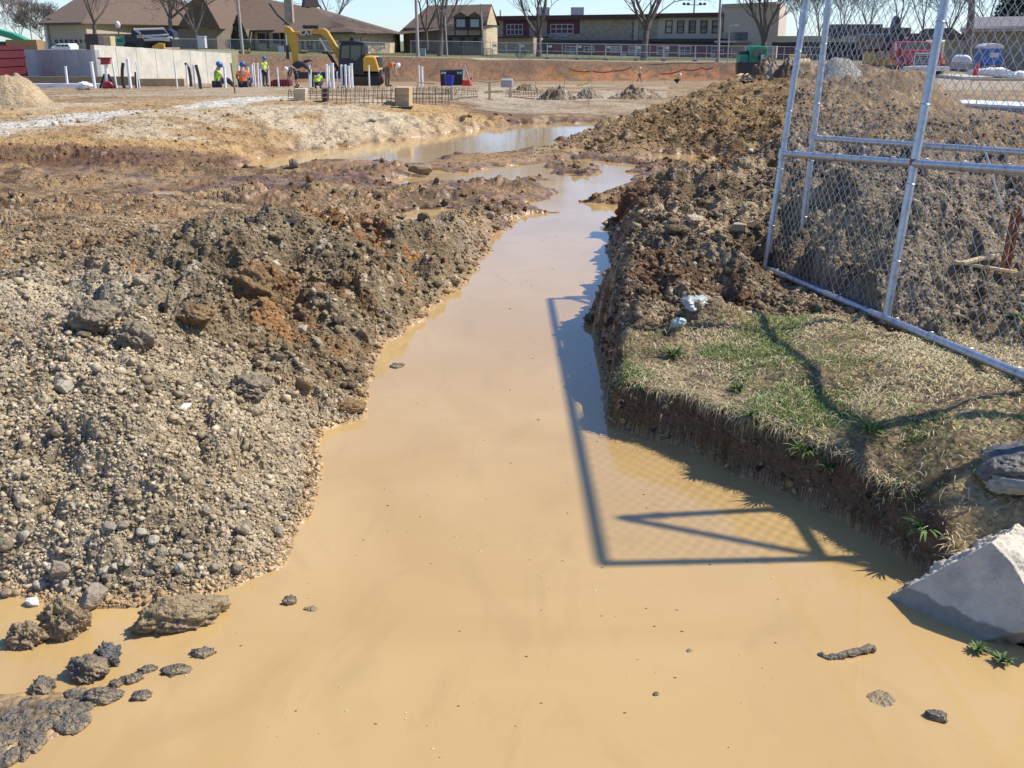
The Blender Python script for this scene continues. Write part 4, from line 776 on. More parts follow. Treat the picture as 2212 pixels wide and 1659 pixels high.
for u in (996, 1026):
    c = P(u, 52, 149); d = MB().box(c, (1.9, 2.2, 1.6)).build('dormer', M_trim, ho); MB().add([Vector(c) + Vector(q) for q in ((-1.3, -1.3, .8), (1.3, -1.3, .8), (0, -1.3, 1.6), (-1.3, 2, .8), (1.3, 2, .8), (0, 2, 1.6))], [(0, 1, 2), (5, 4, 3), (0, 2, 5, 3), (2, 1, 4, 5), (1, 0, 3, 4)]).build('dormer_roof', M_roof, d)
    MB().box(Vector(c) + Vector((0, -1.12, .1)), (1.2, .06, 1.0)).build('dormer_pane', M_blind, d)
for u0, u1 in ((970, 976), (995, 1004), (1023, 1032)): f.window(ho, u0, 82, u1, 98, fm=M_trim, gm=M_glass)
# --- two storey school
sc_ = thing('school', 'two storey stone and maroon school with a flat dark red roof edge', 'school')
f = Fac(1068, 192, 1420, 176); f2 = Fac(1420, 176, 1560, 170); zr = zof(38, 190)
def seg(fa, u0, u1, v0, v1, name, m, dep=14, zz=None):
    a, zt = fa.hit(u0, v0); b, zl = fa.hit(u1, v1); A = fa.A + fa.d * a; B = fa.A + fa.d * b
    return block(sc_, name, m, [tuple(A), tuple(B), back(B, dep, fa), back(A, dep, fa)], zl if zz is None else zz, zt)
seg(f, 1074, 1368, 38, 95, 'upper_wall', M_ledge2, 14, 0)
seg(f2, 1420, 1558, 30, 95, 'upper_wall', M_stucco, 12, 0)
seg(f, 1366, 1380, 36, 95, 'sunlit_strip', mat('sunlit_strip_tone', (.52, .44, .33), .9), 5, 0)  # strip of wall in sun, its brightness put into a paler colour
seg(f, 1380, 1424, 36, 95, 'recessed_wall', M_ledge2, 4, 0)
for u0, u1, nx in ((1087, 1143, 4), (1182, 1252, 4)):
    f.part('maroon_panel', M_maroon, sc_, u0, 40, u1, 78 if u0 < 1100 else 73, .2, .03); f.window(sc_, u0 + 8, 53, u1 - 14, 75 if u0 < 1100 else 72, nx, 2, M_wframe)
f.part('sign_strip', mat('pale_sign', (.45, .42, .5), .6), sc_, 1203, 75, 1227, 79, .1, .1)
a0, z0 = f.hit(1064, 37); 
def strip(fa, ua, va, ub, vb, th, name, m, out=1.0, dep=15):
    a, za = fa.hit(ua, va); b, zb_ = fa.hit(ub, vb); A = fa.A + fa.d * a + fa.n * out; B = fa.A + fa.d * b + fa.n * out; zt = (za + zb_) / 2
    return block(sc_, name, m, [tuple(A), tuple(B), back(B, dep + out, fa), back(A, dep + out, fa)], zt - th, zt)
strip(f, 1064, 37, 1424, 28, .75, 'roof_edge', M_fascia); strip(f2, 1416, 31, 1560, 25, .7, 'roof_edge', M_fascia, .7, 13)
strip(f, 1130, 91, 1424, 82, .55, 'canopy', M_green, 3.5, 4); strip(f2, 1420, 87, 1562, 80, .55, 'canopy', M_green, 3.4, 4)
seg(f, 1195, 1424, 91, 128, 'lower_wall', M_maroon, 3, -1.5).location = (f.n.x * 2, f.n.y * 2, 0)
l2 = Fac(1195, 181, 1572, 166); block(sc_, 'lower_wall', M_maroon, [tuple(l2.A), tuple(l2.B), back(l2.B, 5, l2), back(l2.A, 5, l2)], -1.5, zof(93, 172))
l2.part('base_course', mat('brown_base', (.17, .13, .10), .9), sc_, 1195, 119, 1568, 131, .3, .25)
for u0, u1 in ((1221, 1245), (1262, 1283), (1319, 1343), (1359, 1384), (1420, 1445), (1466, 1492), (1538, 1563)):
    l2.window(sc_, u0, 100, u1, 113 if u0 < 1320 else 118, 2, 2, M_wframe, M_blind)
for u0 in (1232, 1345, 1435, 1537): c, d = l2.box(u0, 115, u0 + 10, 123, .5, .5); MB().box(c, d, l2.rz).build('air_conditioner', M_wframe, sc_)
for i in range(5): u = 1439 + i * 25.2; f2.window(sc_, u, 45, u + 12, 71, 1, 2, M_trim, M_glass)
l3 = Fac(1050, 184, 1152, 180); block(sc_, 'side_wing', M_ledge2, [tuple(l3.A), tuple(l3.B), back(l3.B, 7, l3), back(l3.A, 7, l3)], -1.5, zof(82, 182)); l3.part('wing_roof_edge', M_fascia, sc_, 1046, 79, 1152, 82, 7, .6)
for u in (1173, 1247): MB().box(P(u, 27, 188), (1.1 * 2, 2, 1.7)).build('roof_unit', M_wframe, sc_)
MB().tube([P(1081, 38, 192), P(1081, 22, 192)], .15, 8).build('vent_pipe', M_wframe, sc_)
bl = thing('auditorium_block', 'tall plain beige block with a sunlit right side, right of the school', 'building')
f = Fac(1562, 168, 1678, 158); f3 = Fac(1678, 158, 1694, 176)
block(bl, 'wall', mat('taupe_render', (.56, .46, .36), .9, noise=.04, scale=.3), [tuple(f.A), tuple(f.B), tuple(f3.B), (f.A.x + 2, 184)], -1.5, zof(9, 160))
f.part('window_band', M_glass, bl, 1562, 70, 1614, 88, .3, .1); f.part('entrance_canopy', M_wframe, bl, 1572, 88, 1620, 92, 3, 2.8); f.part('roof_cap', M_beige, bl, 1561, 9, 1679, 13, .3, .2)
lw = thing('low_wing', 'long low maroon wing with a beige roof edge behind the gravel pile', 'building')
f = Fac(1680, 150, 1975, 138); block(lw, 'wall', M_maroon, [tuple(f.A), tuple(f.B), back(f.B, 12, f), back(f.A, 12, f)], -1.2, zof(92, 144)); f.part('fascia', M_beige, lw, 1676, 78, 1975, 91, 14, 2.2); f.part('soffit', M_trim, lw, 1680, 91, 1975, 100, 2, 1.8)
for u in (1725, 1790, 1840, 1915): f.window(lw, u, 101, u + 22, 117, 2, 1, M_trim)
MB().box(P(1843, 68, 144), (6.5, 4, 1.8)).build('roof_unit', M_trim, lw); MB().box(P(1930, 72, 142), (3.5, 3, 1.4)).build('roof_unit', M_trim, lw)
rb = thing('beige_hall', 'beige building with a grey pitched roof and white fascia behind the blue toilet', 'building')
f = Fac(2085, 112, 2300, 96); block(rb, 'wall', mat('ochre_wall', (.33, .27, .18), .9, noise=.1, scale=.6), [tuple(f.A), tuple(f.B), back(f.B, 12, f), back(f.A, 12, f)], -.8, zof(64, 106)); f.part('fascia', M_wframe, rb, 2100, 59, 2300, 66, .4, 1.3)
a, b, c, d = P(2078, 62, 109), P(2310, 60, 94), P(2330, 33, 104), P(2098, 37, 119); k_ = Vector((3, 9, -2.2))
poly3(rb, 'roof', mat('grey_roof', (.20, .17, .16), .9, noise=.1), [a, b, c, d, Vector(d) + k_, Vector(c) + k_], [(0, 1, 2, 3), (3, 2, 5, 4), (0, 4, 5, 1), (0, 3, 4), (1, 5, 2)])
hh_ = thing('dark_house', 'dark brown roofed house half hidden by the leaning fence post', 'house')
f = Fac(2040, 128, 2085, 122); block(hh_, 'wall', M_beige, [tuple(f.A), tuple(f.B), back(f.B, 8, f), back(f.A, 8, f)], -1, zof(85, 125)); a, b, c = P(2034, 86, 125), P(2092, 86, 121), P(2058, 60, 124); k_ = Vector((0, 9, 0))
poly3(hh_, 'roof', M_roof, [a, b, c, Vector(a) + k_, Vector(b) + k_, Vector(c) + k_], [(0, 1, 2), (5, 4, 3), (0, 2, 5, 3), (2, 1, 4, 5), (1, 0, 3, 4)])
# ================= TREES =================
def tree_geo(seed, hgt, r0, spread=.72, levels=6, up=.14, trunk=.17, drop=.74, kids=(3, 4)):
    r0 = r0 * .72
    r = random.Random(seed); T, B = [], []
    def grow(p, d, L, rad, lv):
        n = 4 if lv < 3 else 2; q = p
        for i in range(n):
            d2 = (d + Vector((r.uniform(-1, 1), r.uniform(-1, 1), r.uniform(-.4, .8) + up * .4)) * (.10 if lv == 0 else .17)).normalized()
            q2 = q + d2 * (L / n); ra, rb_ = rad * (1 - .3 * i / n), rad * (1 - .3 * (i + 1) / n)
            (T if lv < 2 else B).append((q, q2, ra, rb_)); q = q2; d = d2
            if lv >= 1 and lv < levels and r.random() < .75:
                sd = (d + Vector((r.uniform(-1, 1), r.uniform(-1, 1), r.uniform(-.3, .8))) * 1.0).normalized(); grow(q, sd, L * r.uniform(.4, .75), rad * .36, min(levels, lv + 1 + (lv < levels - 1)))
        if lv < levels:
            k = r.choice(kids) if lv < 4 else 2 + (r.random() < .4)
            ph = r.uniform(0, 6.28)
            for j in range(k):
                a = ph + j * 6.28 / k + r.uniform(-.5, .5); sp = spread * r.uniform(.6, 1.35); o = d.orthogonal().normalized(); o2 = d.cross(o)
                dd = (d * math.cos(sp) + (o * math.cos(a) + o2 * math.sin(a)) * math.sin(sp) + Vector((0, 0, up))).normalized()
                grow(q, dd, L * drop * r.uniform(.8, 1.15) if lv else hgt * .31 * r.uniform(.8, 1.2), rad * .7 * (r.uniform(.5, .8) if k > 2 else .75), lv + 1)
    grow(Vector((0, 0, -.2)), Vector((r.uniform(-.05, .05), 0, 1)), hgt * trunk, r0, 0)
    return T, B
def segs(S_, n, rmin, name, m, par):
    a = np.array([s[0][:] for s in S_]); b = np.array([s[1][:] for s in S_]); ra = np.maximum([s[2] for s in S_], rmin); rb_ = np.maximum([s[3] for s in S_], rmin)
    d = b - a; d /= np.linalg.norm(d, axis=1)[:, None] + 1e-9; ref = np.where(np.abs(d[:, 2:3]) < .9, [[0, 0, 1.]], [[1., 0, 0]]); o = np.cross(d, ref); o /= np.linalg.norm(o, axis=1)[:, None]; o2 = np.cross(d, o)
    g = np.arange(n) * 2 * math.pi / n; ring = o[:, None] * np.cos(g)[None, :, None] + o2[:, None] * np.sin(g)[None, :, None]
    V = np.concatenate([a[:, None] + ring * ra[:, None, None], b[:, None] + ring * rb_[:, None, None]], 1); i = np.arange(n); Q = np.stack([i, (i + 1) % n, (i + 1) % n + n, i + n], 1)
    return npmesh(name, V.reshape(-1, 3), quads=(Q[None] + (np.arange(len(a)) * 2 * n)[:, None, None]).reshape(-1, 4), mat=m, parent=par)
M_bark = mat('grey_bark', (.155, .12, .095), .95, noise=.3, scale=3); M_twig = mat('twigs', (.15, .115, .09), .95, noise=.2); M_pink = mat('reddish_twigs', (.30, .20, .185), .95, noise=.2)
TREEC = {}
def tree(label, u, v, Y, hgt, r0, seed, kind='bare_tree', group='bare trees in front of and around the buildings', tw=None, rz=0, **k):
    x, y, z = P(u, v, Y); t = thing(kind, label, 'tree', (x, y, z), rz, group); T, B = tree_geo(seed, hgt, r0, **k); print('tree', len(T), len(B))
    rm = Y * .00011; segs(T, 8, rm, 'trunk', M_bark, t); segs(B, 3, rm, 'crown', tw or M_twig, t); return t
tree('spreading bare tree in front of the beige gymnasium', 206, 92, 132, 15, .42, 1, spread=.62, up=.12)
tree('dark bare tree left of the church transept, above the pump truck', 372, 92, 128, 17, .45, 12)
tree('bare tree in front of the church transept with a crooked trunk', 427, 103, 126, 11, .38, 13, spread=.7, up=.1)
tree('reddish budding tree at the left edge of the picture', 46, 98, 205, 9.5, .22, 14, tw=M_pink, up=.3)
tree('smaller grey bare tree right of the reddish budding tree', 92, 98, 190, 7, .2, 15, spread=.6)
tree('bare tree rising behind the right end of the church roof', 722, 98, 200, 19, .5, 16, spread=.6)
tree('big bare tree in front of the gabled house', 950, 119, 132, 17, .55, 17, spread=.5)
tree('darker bare tree standing left of the big tree by the gabled house', 922, 108, 150, 15, .42, 18, spread=.65)
tree('bare tree with a low forked trunk in front of the school windows', 1163, 124, 150, 17, .6, 19, trunk=.16, spread=.45, up=.2)
tree('largest bare tree with a thick trunk before the middle of the school', 1390, 130, 142, 18, .72, 20, trunk=.22, spread=.6)
tree('many stemmed bare tree in front of the beige block', 1650, 112, 150, 18, .8, 21, trunk=.08, spread=.42, up=.35, kids=(4, 5))
for i, (u, Y, h_) in enumerate([(1722, 260, 19), (1770, 250, 17), (1822, 240, 18), (1872, 230, 16), (1935, 210, 19), (1990, 220, 18), (2045, 215, 17), (2130, 190, 16)]):
    tree('bare tree behind the low wing, %s from the left' % ['first', 'second', 'third', 'fourth', 'fifth', 'sixth', 'seventh', 'eighth'][i], u, 97, Y, h_, .42, 30 + i, group='bare trees behind the low wing', spread=.5, levels=5 if i % 2 else 6)
tree('thick dark trunk right of the leaning fence post, by the beige hall', 2088, 135, 88, 13, .5, 44, trunk=.6)
M_ever = mat('evergreen', (1, 1, 1), .9, noise=.3, scale=3, attr='Col')
def evergreen(name, label, u, v, Y, h_, w, seed, group=None, shape='cone'):
    x, y, z = P(u, v, Y); t = thing(name, label, 'shrub' if h_ < 2.5 else 'tree', (x, y, z), 0, group); r = np.random.default_rng(seed); n = 5200 if h_ > 2 else 1500
    k = r.uniform(0, 1, n) ** 1.3 if shape == 'cone' else r.uniform(0, 1, n); ph = r.uniform(0, 6.28, n); env = (1 - k) ** .75 * np.minimum(1, k * 8 + .5) if shape == 'cone' else np.sqrt(np.maximum(0, 1 - (2 * k - 1) ** 2)) ** .6
    rad = env * w / 2 * np.sqrt(r.uniform(.25, 1, n)) * (1 + .35 * (vn(ph * 2, k * 7, 3) - .5)); c = np.stack([np.cos(ph) * rad, np.sin(ph) * rad, k * h_], 1)
    d = r.normal(size=(n, 3)); d /= np.linalg.norm(d, axis=1)[:, None]; e = np.cross(d, r.normal(size=(n, 3))); e /= np.linalg.norm(e, axis=1)[:, None]; s_ = h_ * .035
    V = np.stack([c + d * s_, c - d * s_ * .6 + e * s_ * .6, c - d * s_ * .6 - e * s_ * .6], 1).reshape(-1, 3); cc = np.array([.035, .055, .022]) * r.uniform(.5, 1.7, (n, 1))
    npmesh('foliage', V, tris=np.arange(3 * n).reshape(-1, 3), mat=M_ever, cols=np.repeat(cc, 3, 0).astype(np.float32), parent=t, smooth=False); MB().tube([(0, 0, -.1), (0, 0, h_ * .8)], [w * .05, .02], 6).build('trunk', M_bark, t); return t
evergreen('evergreen_tree', 'dark conical evergreen beside the pale pole in front of the church', 519, 106, 130, 3.9, 2.9, 1)
evergreen('shrub', 'low round shrub left of the conical evergreen', 500, 105, 131, 1.1, 1.8, 2, shape='b')
evergreen('shrub', 'clipped dark hedge block left of the school fence', 1052, 123, 138, 1.1, 2.0, 3, shape='b')
evergreen('shrub', 'dark rounded shrub before the stone side wing of the school', 1125, 124, 142, 1.0, 1.6, 4, shape='b')
evergreen('evergreen_tree', 'tall dark evergreen behind the beige hall at the right edge', 2195, 70, 150, 9, 8, 5)
# ================= YARD BEHIND THE WALL, WALLS =================
def yard():
    a, b, c = xy(48, 105, 80), xy(204, 105, 72), xy(502, 115, 90); V = []; zt = [1.25, 1.25, .75]
    b = (b[0] - .5, b[1] + .5); c = (c[0] - .5, c[1]); pl = [(-80, 82), a, b, c, xy(510, 115, 97), xy(520, 105, 150), (-120, 150)]; z = [1.1, 1.2, 1.25, .78, .8, .9, .9]
    o = MB().add([(p[0], p[1] + .25, q) for p, q in zip(pl, z)] + [(p[0], p[1] + .25, -3) for p in pl], [tuple(range(7))] + [(i, (i + 1) % 7, 7 + (i + 1) % 7, 7 + i) for i in range(7)]).build('terrace_ground', mat('terrace_dirt', (.24, .22, .11), .95, noise=.3, scale=.6, bump=.4, bscale=3)); tag(o, kind='structure')
yard()
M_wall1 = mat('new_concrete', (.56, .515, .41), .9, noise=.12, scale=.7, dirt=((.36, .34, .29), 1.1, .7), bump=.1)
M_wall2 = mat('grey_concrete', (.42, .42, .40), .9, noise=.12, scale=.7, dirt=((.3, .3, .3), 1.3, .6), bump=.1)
def wall_between(name, label, p0, p1, th, m, group=None, lifts=True):
    (x0, y0, za, zb0), (x1, y1, zc, zd) = p0, p1; t = thing(name, label, 'wall', (0, 0, 0), 0, group); d = Vector((x1 - x0, y1 - y0, 0)).normalized(); n = Vector((-d.y, d.x, 0)) * th
    V = [Vector(q) for q in ((x0, y0, zb0), (x1, y1, zd), (x1, y1, zc), (x0, y0, za))]; poly3(t, 'concrete_face', m, V + [q + n for q in V], [(0, 1, 2, 3), (7, 6, 5, 4), (0, 4, 5, 1), (1, 5, 6, 2), (2, 6, 7, 3), (3, 7, 4, 0)])
    if lifts:
        L_ = math.hypot(x1 - x0, y1 - y0); b = MB()
        for i in range(1, int(L_ / 2.4)):
            f_ = i * 2.4 / L_; q = Vector((x0, y0, 0)).lerp(Vector((x1, y1, 0)), f_); b.box((q.x - n.x * .02, q.y - n.y * .02, ((za + zb0) * (1 - f_) + (zc + zd) * f_) / 2), (.035, .03, (za - zb0) * .97), math.atan2(d.y, d.x))
        b.build('panel_joints', M_wall2, t)
    return t
a, b, c = xy(48, 105, 80), xy(204, 105, 72), xy(499, 115, 90)
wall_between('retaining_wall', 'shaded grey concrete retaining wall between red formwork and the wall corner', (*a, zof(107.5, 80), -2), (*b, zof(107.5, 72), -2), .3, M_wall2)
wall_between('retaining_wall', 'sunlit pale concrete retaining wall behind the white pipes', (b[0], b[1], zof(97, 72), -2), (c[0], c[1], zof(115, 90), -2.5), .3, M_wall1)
# red formwork leaning on the wall
M_red = mat('red_form', (.10, .014, .018), .6, noise=.25, scale=4)
t = thing('formwork_stack', 'dark red steel formwork panels against the grey wall at the left edge', 'formwork'); f = Fac(-30, 73, 52, 78)
f.part('panel_face', M_red, t, -30, 99, 50, 175, .2, 0)
for i in range(9): f.part('rib', M_red, t, -26 + i * 9, 99, -23.5 + i * 9, 175, .12, .16)
for v in (105, 122, 140, 158, 172): f.part('waler', M_red, t, -30, v, 50, v + 2, .12, .22)
# ================= FAR FENCES =================
M_screen = mat('far_chain_link', (.38, .37, .36), .6, metal=.3, alpha=.17); M_fpost = mat('far_post', (.45, .45, .45), .5, metal=.5)
def far_panel(u0, Y0, u1, Y1, vb0, vb1, hgt, first=None, label='', group='', tagw=False):
    p0 = Vector(P(u0, vb0, Y0)); p1 = Vector(P(u1, vb1, Y1)); d = p1 - p0; L_ = d.length; t = thing('fence_panel', label, 'fence panel', p0, math.atan2(d.y, d.x), group); b = MB(); sl_ = d.z
    for s in (0.04, L_ / 2, L_ - .04): b.tube([(s, 0, sl_ * s / L_), (s, 0, sl_ * s / L_ + hgt)], .035, 6)
    for h_ in (.08, hgt * .48, hgt): b.tube([(0, 0, h_), (L_, 0, h_ + sl_)], .028, 6)
    b.build('frame', M_fpost, t); MB().add([(0, .01, .08), (L_, .01, .08 + sl_), (L_, .01, hgt + sl_), (0, .01, hgt)], [(0, 1, 2, 3)]).build('chain_link_mesh', M_screen, t)
    if tagw: MB().box((L_ * .1, -.05, hgt - .35), (.42, .03, .3)).build('white_tag', M_wframe, t)
    b = MB(); b.box((0, 0, -.05), (.5, .7, .12)); b.build('foot_block', M_trim, t); return t
us = [1063, 1123, 1182, 1246, 1308, 1373, 1433, 1501, 1549, 1608, 1668, 1716, 1780]
ordn = ['first', 'second', 'third', 'fourth', 'fifth', 'sixth', 'seventh', 'eighth', 'ninth', 'tenth', 'eleventh', 'twelfth', 'thirteenth', 'fourteenth', 'fifteenth', 'sixteenth']
for i in range(len(us) - 1):
    va = 124 + (us[i] - 1063) * .014; vb = 124 + (us[i + 1] - 1063) * .014; far_panel(us[i], 131, us[i + 1], 130.8, va, vb, 1.75, label='temporary fence panel along the school street, %s from the left' % ordn[i], group='fence panels along the school street', tagw=i < 7)
def long_fence(label, pts, hgt, step):
    t = thing('chain_link_fence', label, 'fence', pts[0]); o = Vector(pts[0]); b = MB(); V = []; Fq = []
    for p, q in zip(pts[:-1], pts[1:]):
        p, q = Vector(p) - o, Vector(q) - o; n = max(1, int((q - p).length / step)); k = len(V); V += [p, q, q + Vector((0, 0, hgt)), p + Vector((0, 0, hgt))]; Fq.append((k, k + 1, k + 2, k + 3))
        for i in range(n + 1): w = p.lerp(q, i / n); MB().tube([w, w + Vector((0, 0, hgt + .05))], .035, 6).build('post', M_fpost, t)
        b.tube([p + Vector((0, 0, hgt)), q + Vector((0, 0, hgt))], .03, 6)
    b.build('top_rail', M_fpost, t); MB().add(V, Fq).build('chain_link_mesh', M_screen, t)
long_fence('dark chain link fence on the lawn in front of the church', [P(375, 106, 118), P(560, 108, 118), P(700, 110, 120), P(840, 114, 124)], 1.1, 3.0)
long_fence('chain link fence on the lawn before the gabled house', [P(888, 120, 128), P(1000, 121, 129), P(1060, 122, 130)], 1.7, 3.2)
tag(MB().box(P(607, 106, 112), (.55, .04, .7)).box(Vector(P(607, 110, 112)) + Vector((0, .05, -.3)), (.05, .05, .6)).build('notice_board', M_wframe), 'small white notice board on the lawn fence left of the excavator', 'sign')
tag(MB().box(P(914, 116, 127), (.62, .6, .95)).box(Vector(P(914, 116, 127)) + Vector((0, 0, .52)), (.7, .68, .1)).build('utility_box', mat('pale_green_box', (.28, .36, .3), .6), bevel=.03), 'pale green utility box on the lawn beside a pole', 'utility box')
# ================= POLES, LAMPS, WIRES =================
M_pole = mat('weathered_pole', (.36, .32, .28), .9, noise=.15, scale=2)
def pole(label, u0, v0, u1, v1, Y, r=.13, name='utility_pole'):
    a = Vector(P(u1, v1, Y)); b = Vector(P(u0, v0, Y)); b = a + (b - a) * 1.0
    t = thing(name, label, 'pole', a); MB().tube([(0, 0, -.3), b - a], [r, r * .75], 9).build('shaft', M_pole, t, True); return t, b - a
TOP = []
for q in [('pale leaning utility pole in front of the church and conical evergreen', 508, -60, 524, 112, 108, .17), ('thick grey utility pole left of the gabled house', 896, -60, 903, 121, 122, .2), ('thinner pole in front of the gabled house, left of its dormers', 960, 20, 966, 118, 126, .1), ('slim pole at the right corner of the gabled house', 1038, 8, 1045, 104, 140, .12), ('tall pale pole in front of the school\'s right end', 1558, -50, 1551, 131, 128, .17)]:
    t, tp = pole(*q); TOP.append(t.location + tp); MB().box(tp * .97, (1.6, .1, .1)).build('crossarm', M_pole, t)
def lamp(label, u, v, vt, Y, arm=True, globe=False):
    a = Vector(P(u, v, Y)); h_ = P(u, vt, Y)[2] - a.z; t = thing('street_lamp', label, 'street lamp', a); MB().tube([(0, 0, -.2), (0, 0, h_)], .07, 8).build('post', M_trim if globe else M_pole, t)
    if globe: MB().ellip((0, 0, h_ + .3), (.28, .28, .38)).build('globe', M_wframe, t, True)
    else: MB().tube([(0, 0, h_ - .05), (.5, 0, h_ + .1)], .04, 6).build('arm', M_pole, t); MB().box((.75, 0, h_ + .08), (.6, .25, .14), tx=.7).build('lamp_head', M_trim if not arm else M_wframe, t)
lamp('street lamp on a bare pole left of the green loader', 1571, 136, 56, 112); lamp('globe topped lamp post in front of the gymnasium', 259, 92, 60, 110, globe=True)
lamp('parking lot lamp at the left corner of the gymnasium', 102, 105, 43, 135, arm=False); lamp('parking lot lamp between the reddish trees at left', 71, 100, 60, 160, arm=False)
t = thing('stadium_light', 'stadium light mast above the school roof', 'light mast', P(1497, 60, 350)); MB().tube([(0, 0, -6), (0, 0, 9.5)], .25, 6).build('mast', M_pole, t); b = MB()
for x in (-3.4, -2, 2, 3.4):
    for z in (8.9, 7.4): b.ellip((x, 0, z), (.55, .5, .45), 6, 5)
b.box((0, 0, 8.7), (8, .2, .2)).box((0, 0, 7.1), (6, .2, .2)); b.build('lamp_rack', M_trim, t)
for i, (p, q, l) in enumerate([(TOP[0], TOP[1], 'sagging power line crossing above the church roof'), (TOP[1], TOP[4], 'sagging power line crossing above the school')]):
    pts = [Vector(p).lerp(Vector(q), k / 14) - Vector((0, 0, 1.6 * math.sin(math.pi * k / 14))) for k in range(15)]; stick('power_line', l, 'power line', pts, .03, M_trim, 4)
# ================= SITE OBJECTS =================
M_pvc = mat('white_pvc', (.78, .78, .76), .4, noise=.04)
M_blackhose = mat('black_hose', (.03, .028, .028), .5); M_steel = mat('rebar_steel', (.16, .11, .08), .8, noise=.3)
M_ply = mat('form_plywood', (.50, .37, .19), .8, noise=.15, scale=5, dirt=((.33, .23, .12), 3, .5))
def place(u, v): return Vector(GG(u, v))
def pxm(Y, px): return px * Y * CP / F
PV = []
for zx, zt, zb, w, l, off in [(585, 575, 755, 20, -20, 0), (822, 535, 768, 28, -35, 0), (1012, 515, 775, 16, -45, 0), (1130, 510, 770, 27, -30, 0), (1210, 540, 760, 12, -35, 0), (1183, 620, 758, 14, -10, 0), (1532, 565, 755, 14, -22, 0), (1620, 562, 750, 16, -12, 0), (1685, 560, 772, 15, -18, 0), (1722, 560, 775, 15, -18, 0), (1822, 560, 702, 12, -4, 0), (1950, 575, 760, 22, -14, 0)]: PV.append((zx / 4, zt / 4, zb / 4, w / 4, l / 4))
for zx, zt, zb, w, l in [(290, 550, 700, 26, 0), (374, 580, 700, 18, 0), (424, 560, 750, 18, -20), (436, 545, 752, 16, -16), (462, 545, 752, 16, -8), (486, 600, 750, 14, -8), (508, 560, 745, 22, -14), (558, 575, 745, 12, -12), (640, 585, 750, 14, -15), (903, 565, 752, 16, 0), (916, 600, 754, 12, 0), (1056, 555, 757, 20, -6), (1076, 570, 757, 18, -4), (1110, 547, 762, 27, -10), (1150, 620, 757, 12, -8), (1186, 560, 757, 18, -8), (1220, 560, 757, 20, -8), (1250, 570, 757, 20, -8), (1276, 550, 757, 22, -10), (1422, 565, 752, 14, -6), (1852, 565, 742, 14, -4), (1880, 578, 742, 20, -4)]: PV.append((442.4 + zx / 4, zt / 4, zb / 4, w / 4, l / 4))
PV.sort(key=lambda q: q[0]); caps = MB()
words = ordn + ['sixteenth', 'seventeenth', 'eighteenth', 'nineteenth', 'twentieth', '21st', '22nd', '23rd', '24th', '25th', '26th', '27th', '28th', '29th', '30th', '31st', '32nd', '33rd', '34th', '35th', '36th']
words = list(dict.fromkeys(words))
for i, (u, vt, vb, w, l) in enumerate(PV):
    vb = min(vb, 191); a = place(u, vb); r_ = pxm(a.y, w) / 2; top = Vector(P(u + l, vt, a.y)); t = thing('riser_pipe', '%s white plastic riser pipe, %s from the left across the gravel pad' % ('thick' if w > 5.4 else 'slim', words[i]), 'pipe', a, 0, 'white riser pipes standing in the gravel pad')
    MB().tube([(0, 0, -.2), top - a], r_, 10).build('pipe_shaft', M_pvc, t, True); d_ = (top - a)
    MB().tube([d_ * .95, d_ * 1.01], r_ * 1.18, 10).build('pipe_cap', M_pvc, t, True)
def hose(label, pts, r=.05): a = place(*pts[0]); stick('black_conduit', label, 'conduit', [a - Vector((0, 0, .1))] + [Vector(P(u, v, a.y)) for u, v in pts[1:]], r, M_blackhose, 8)
hose('thick black conduit wrapped with pale tape between white pipes at left', [(270, 191), (266, 180), (264, 165), (264, 150), (266, 136)], .085)
hose('short dark conduit right of the taped conduit', [(294, 190), (293, 172), (292, 156)], .05)
hose('dark bent conduit, left one of the pair before the pale wall', [(413, 187), (411, 165), (408, 148), (400, 136)], .08)
hose('dark bent conduit, right one of the pair before the pale wall', [(434, 192), (431, 172), (427, 155), (423, 140)], .08)
hose('black flexible hose arching down from the excavator bucket to the gravel', [(676, 188), (674, 165), (666, 148), (656, 137), (644, 133)], .06)
# --- people
M_skin = mat('skin', (.42, .24, .16), .6); M_limes = mat('lime_shirt', (.45, .92, .03), .8, noise=.06, scale=6); M_orange = mat('orange_shirt', (.95, .17, .02), .8, noise=.06, scale=6)
M_grey_c = mat('grey_jacket', (.10, .10, .11), .85, noise=.15); M_dark = mat('dark_trousers', (.035, .04, .055), .9, noise=.2); M_khaki = mat('khaki_trousers', (.20, .15, .10), .9, noise=.2)
M_boot = mat('work_boot', (.10, .06, .035), .8); M_blueh = mat('blue_helmet', (.03, .12, .32), .3); M_whiteh = mat('white_helmet', (.8, .8, .78), .3); M_hair = mat('dark_hair', (.03, .02, .015), .8)
def skin_mesh(name, V, E, Rr, m, par):
    me = bpy.data.meshes.new(name); me.from_pydata([tuple(v) for v in V], E, []); o = bpy.data.objects.new(name, me); COL.objects.link(o); me.materials.append(m); o.parent = par
    o.modifiers.new('skin', 'SKIN'); sv = me.skin_vertices[0].data
    for i, r_ in enumerate(Rr): sv[i].radius = (r_, r_) if not isinstance(r_, tuple) else r_
    sv[0].use_root = True; s = o.modifiers.new('sub', 'SUBSURF'); s.levels = 1; s.render_levels = 1
    for p in me.polygons: p.use_smooth = True
    return o
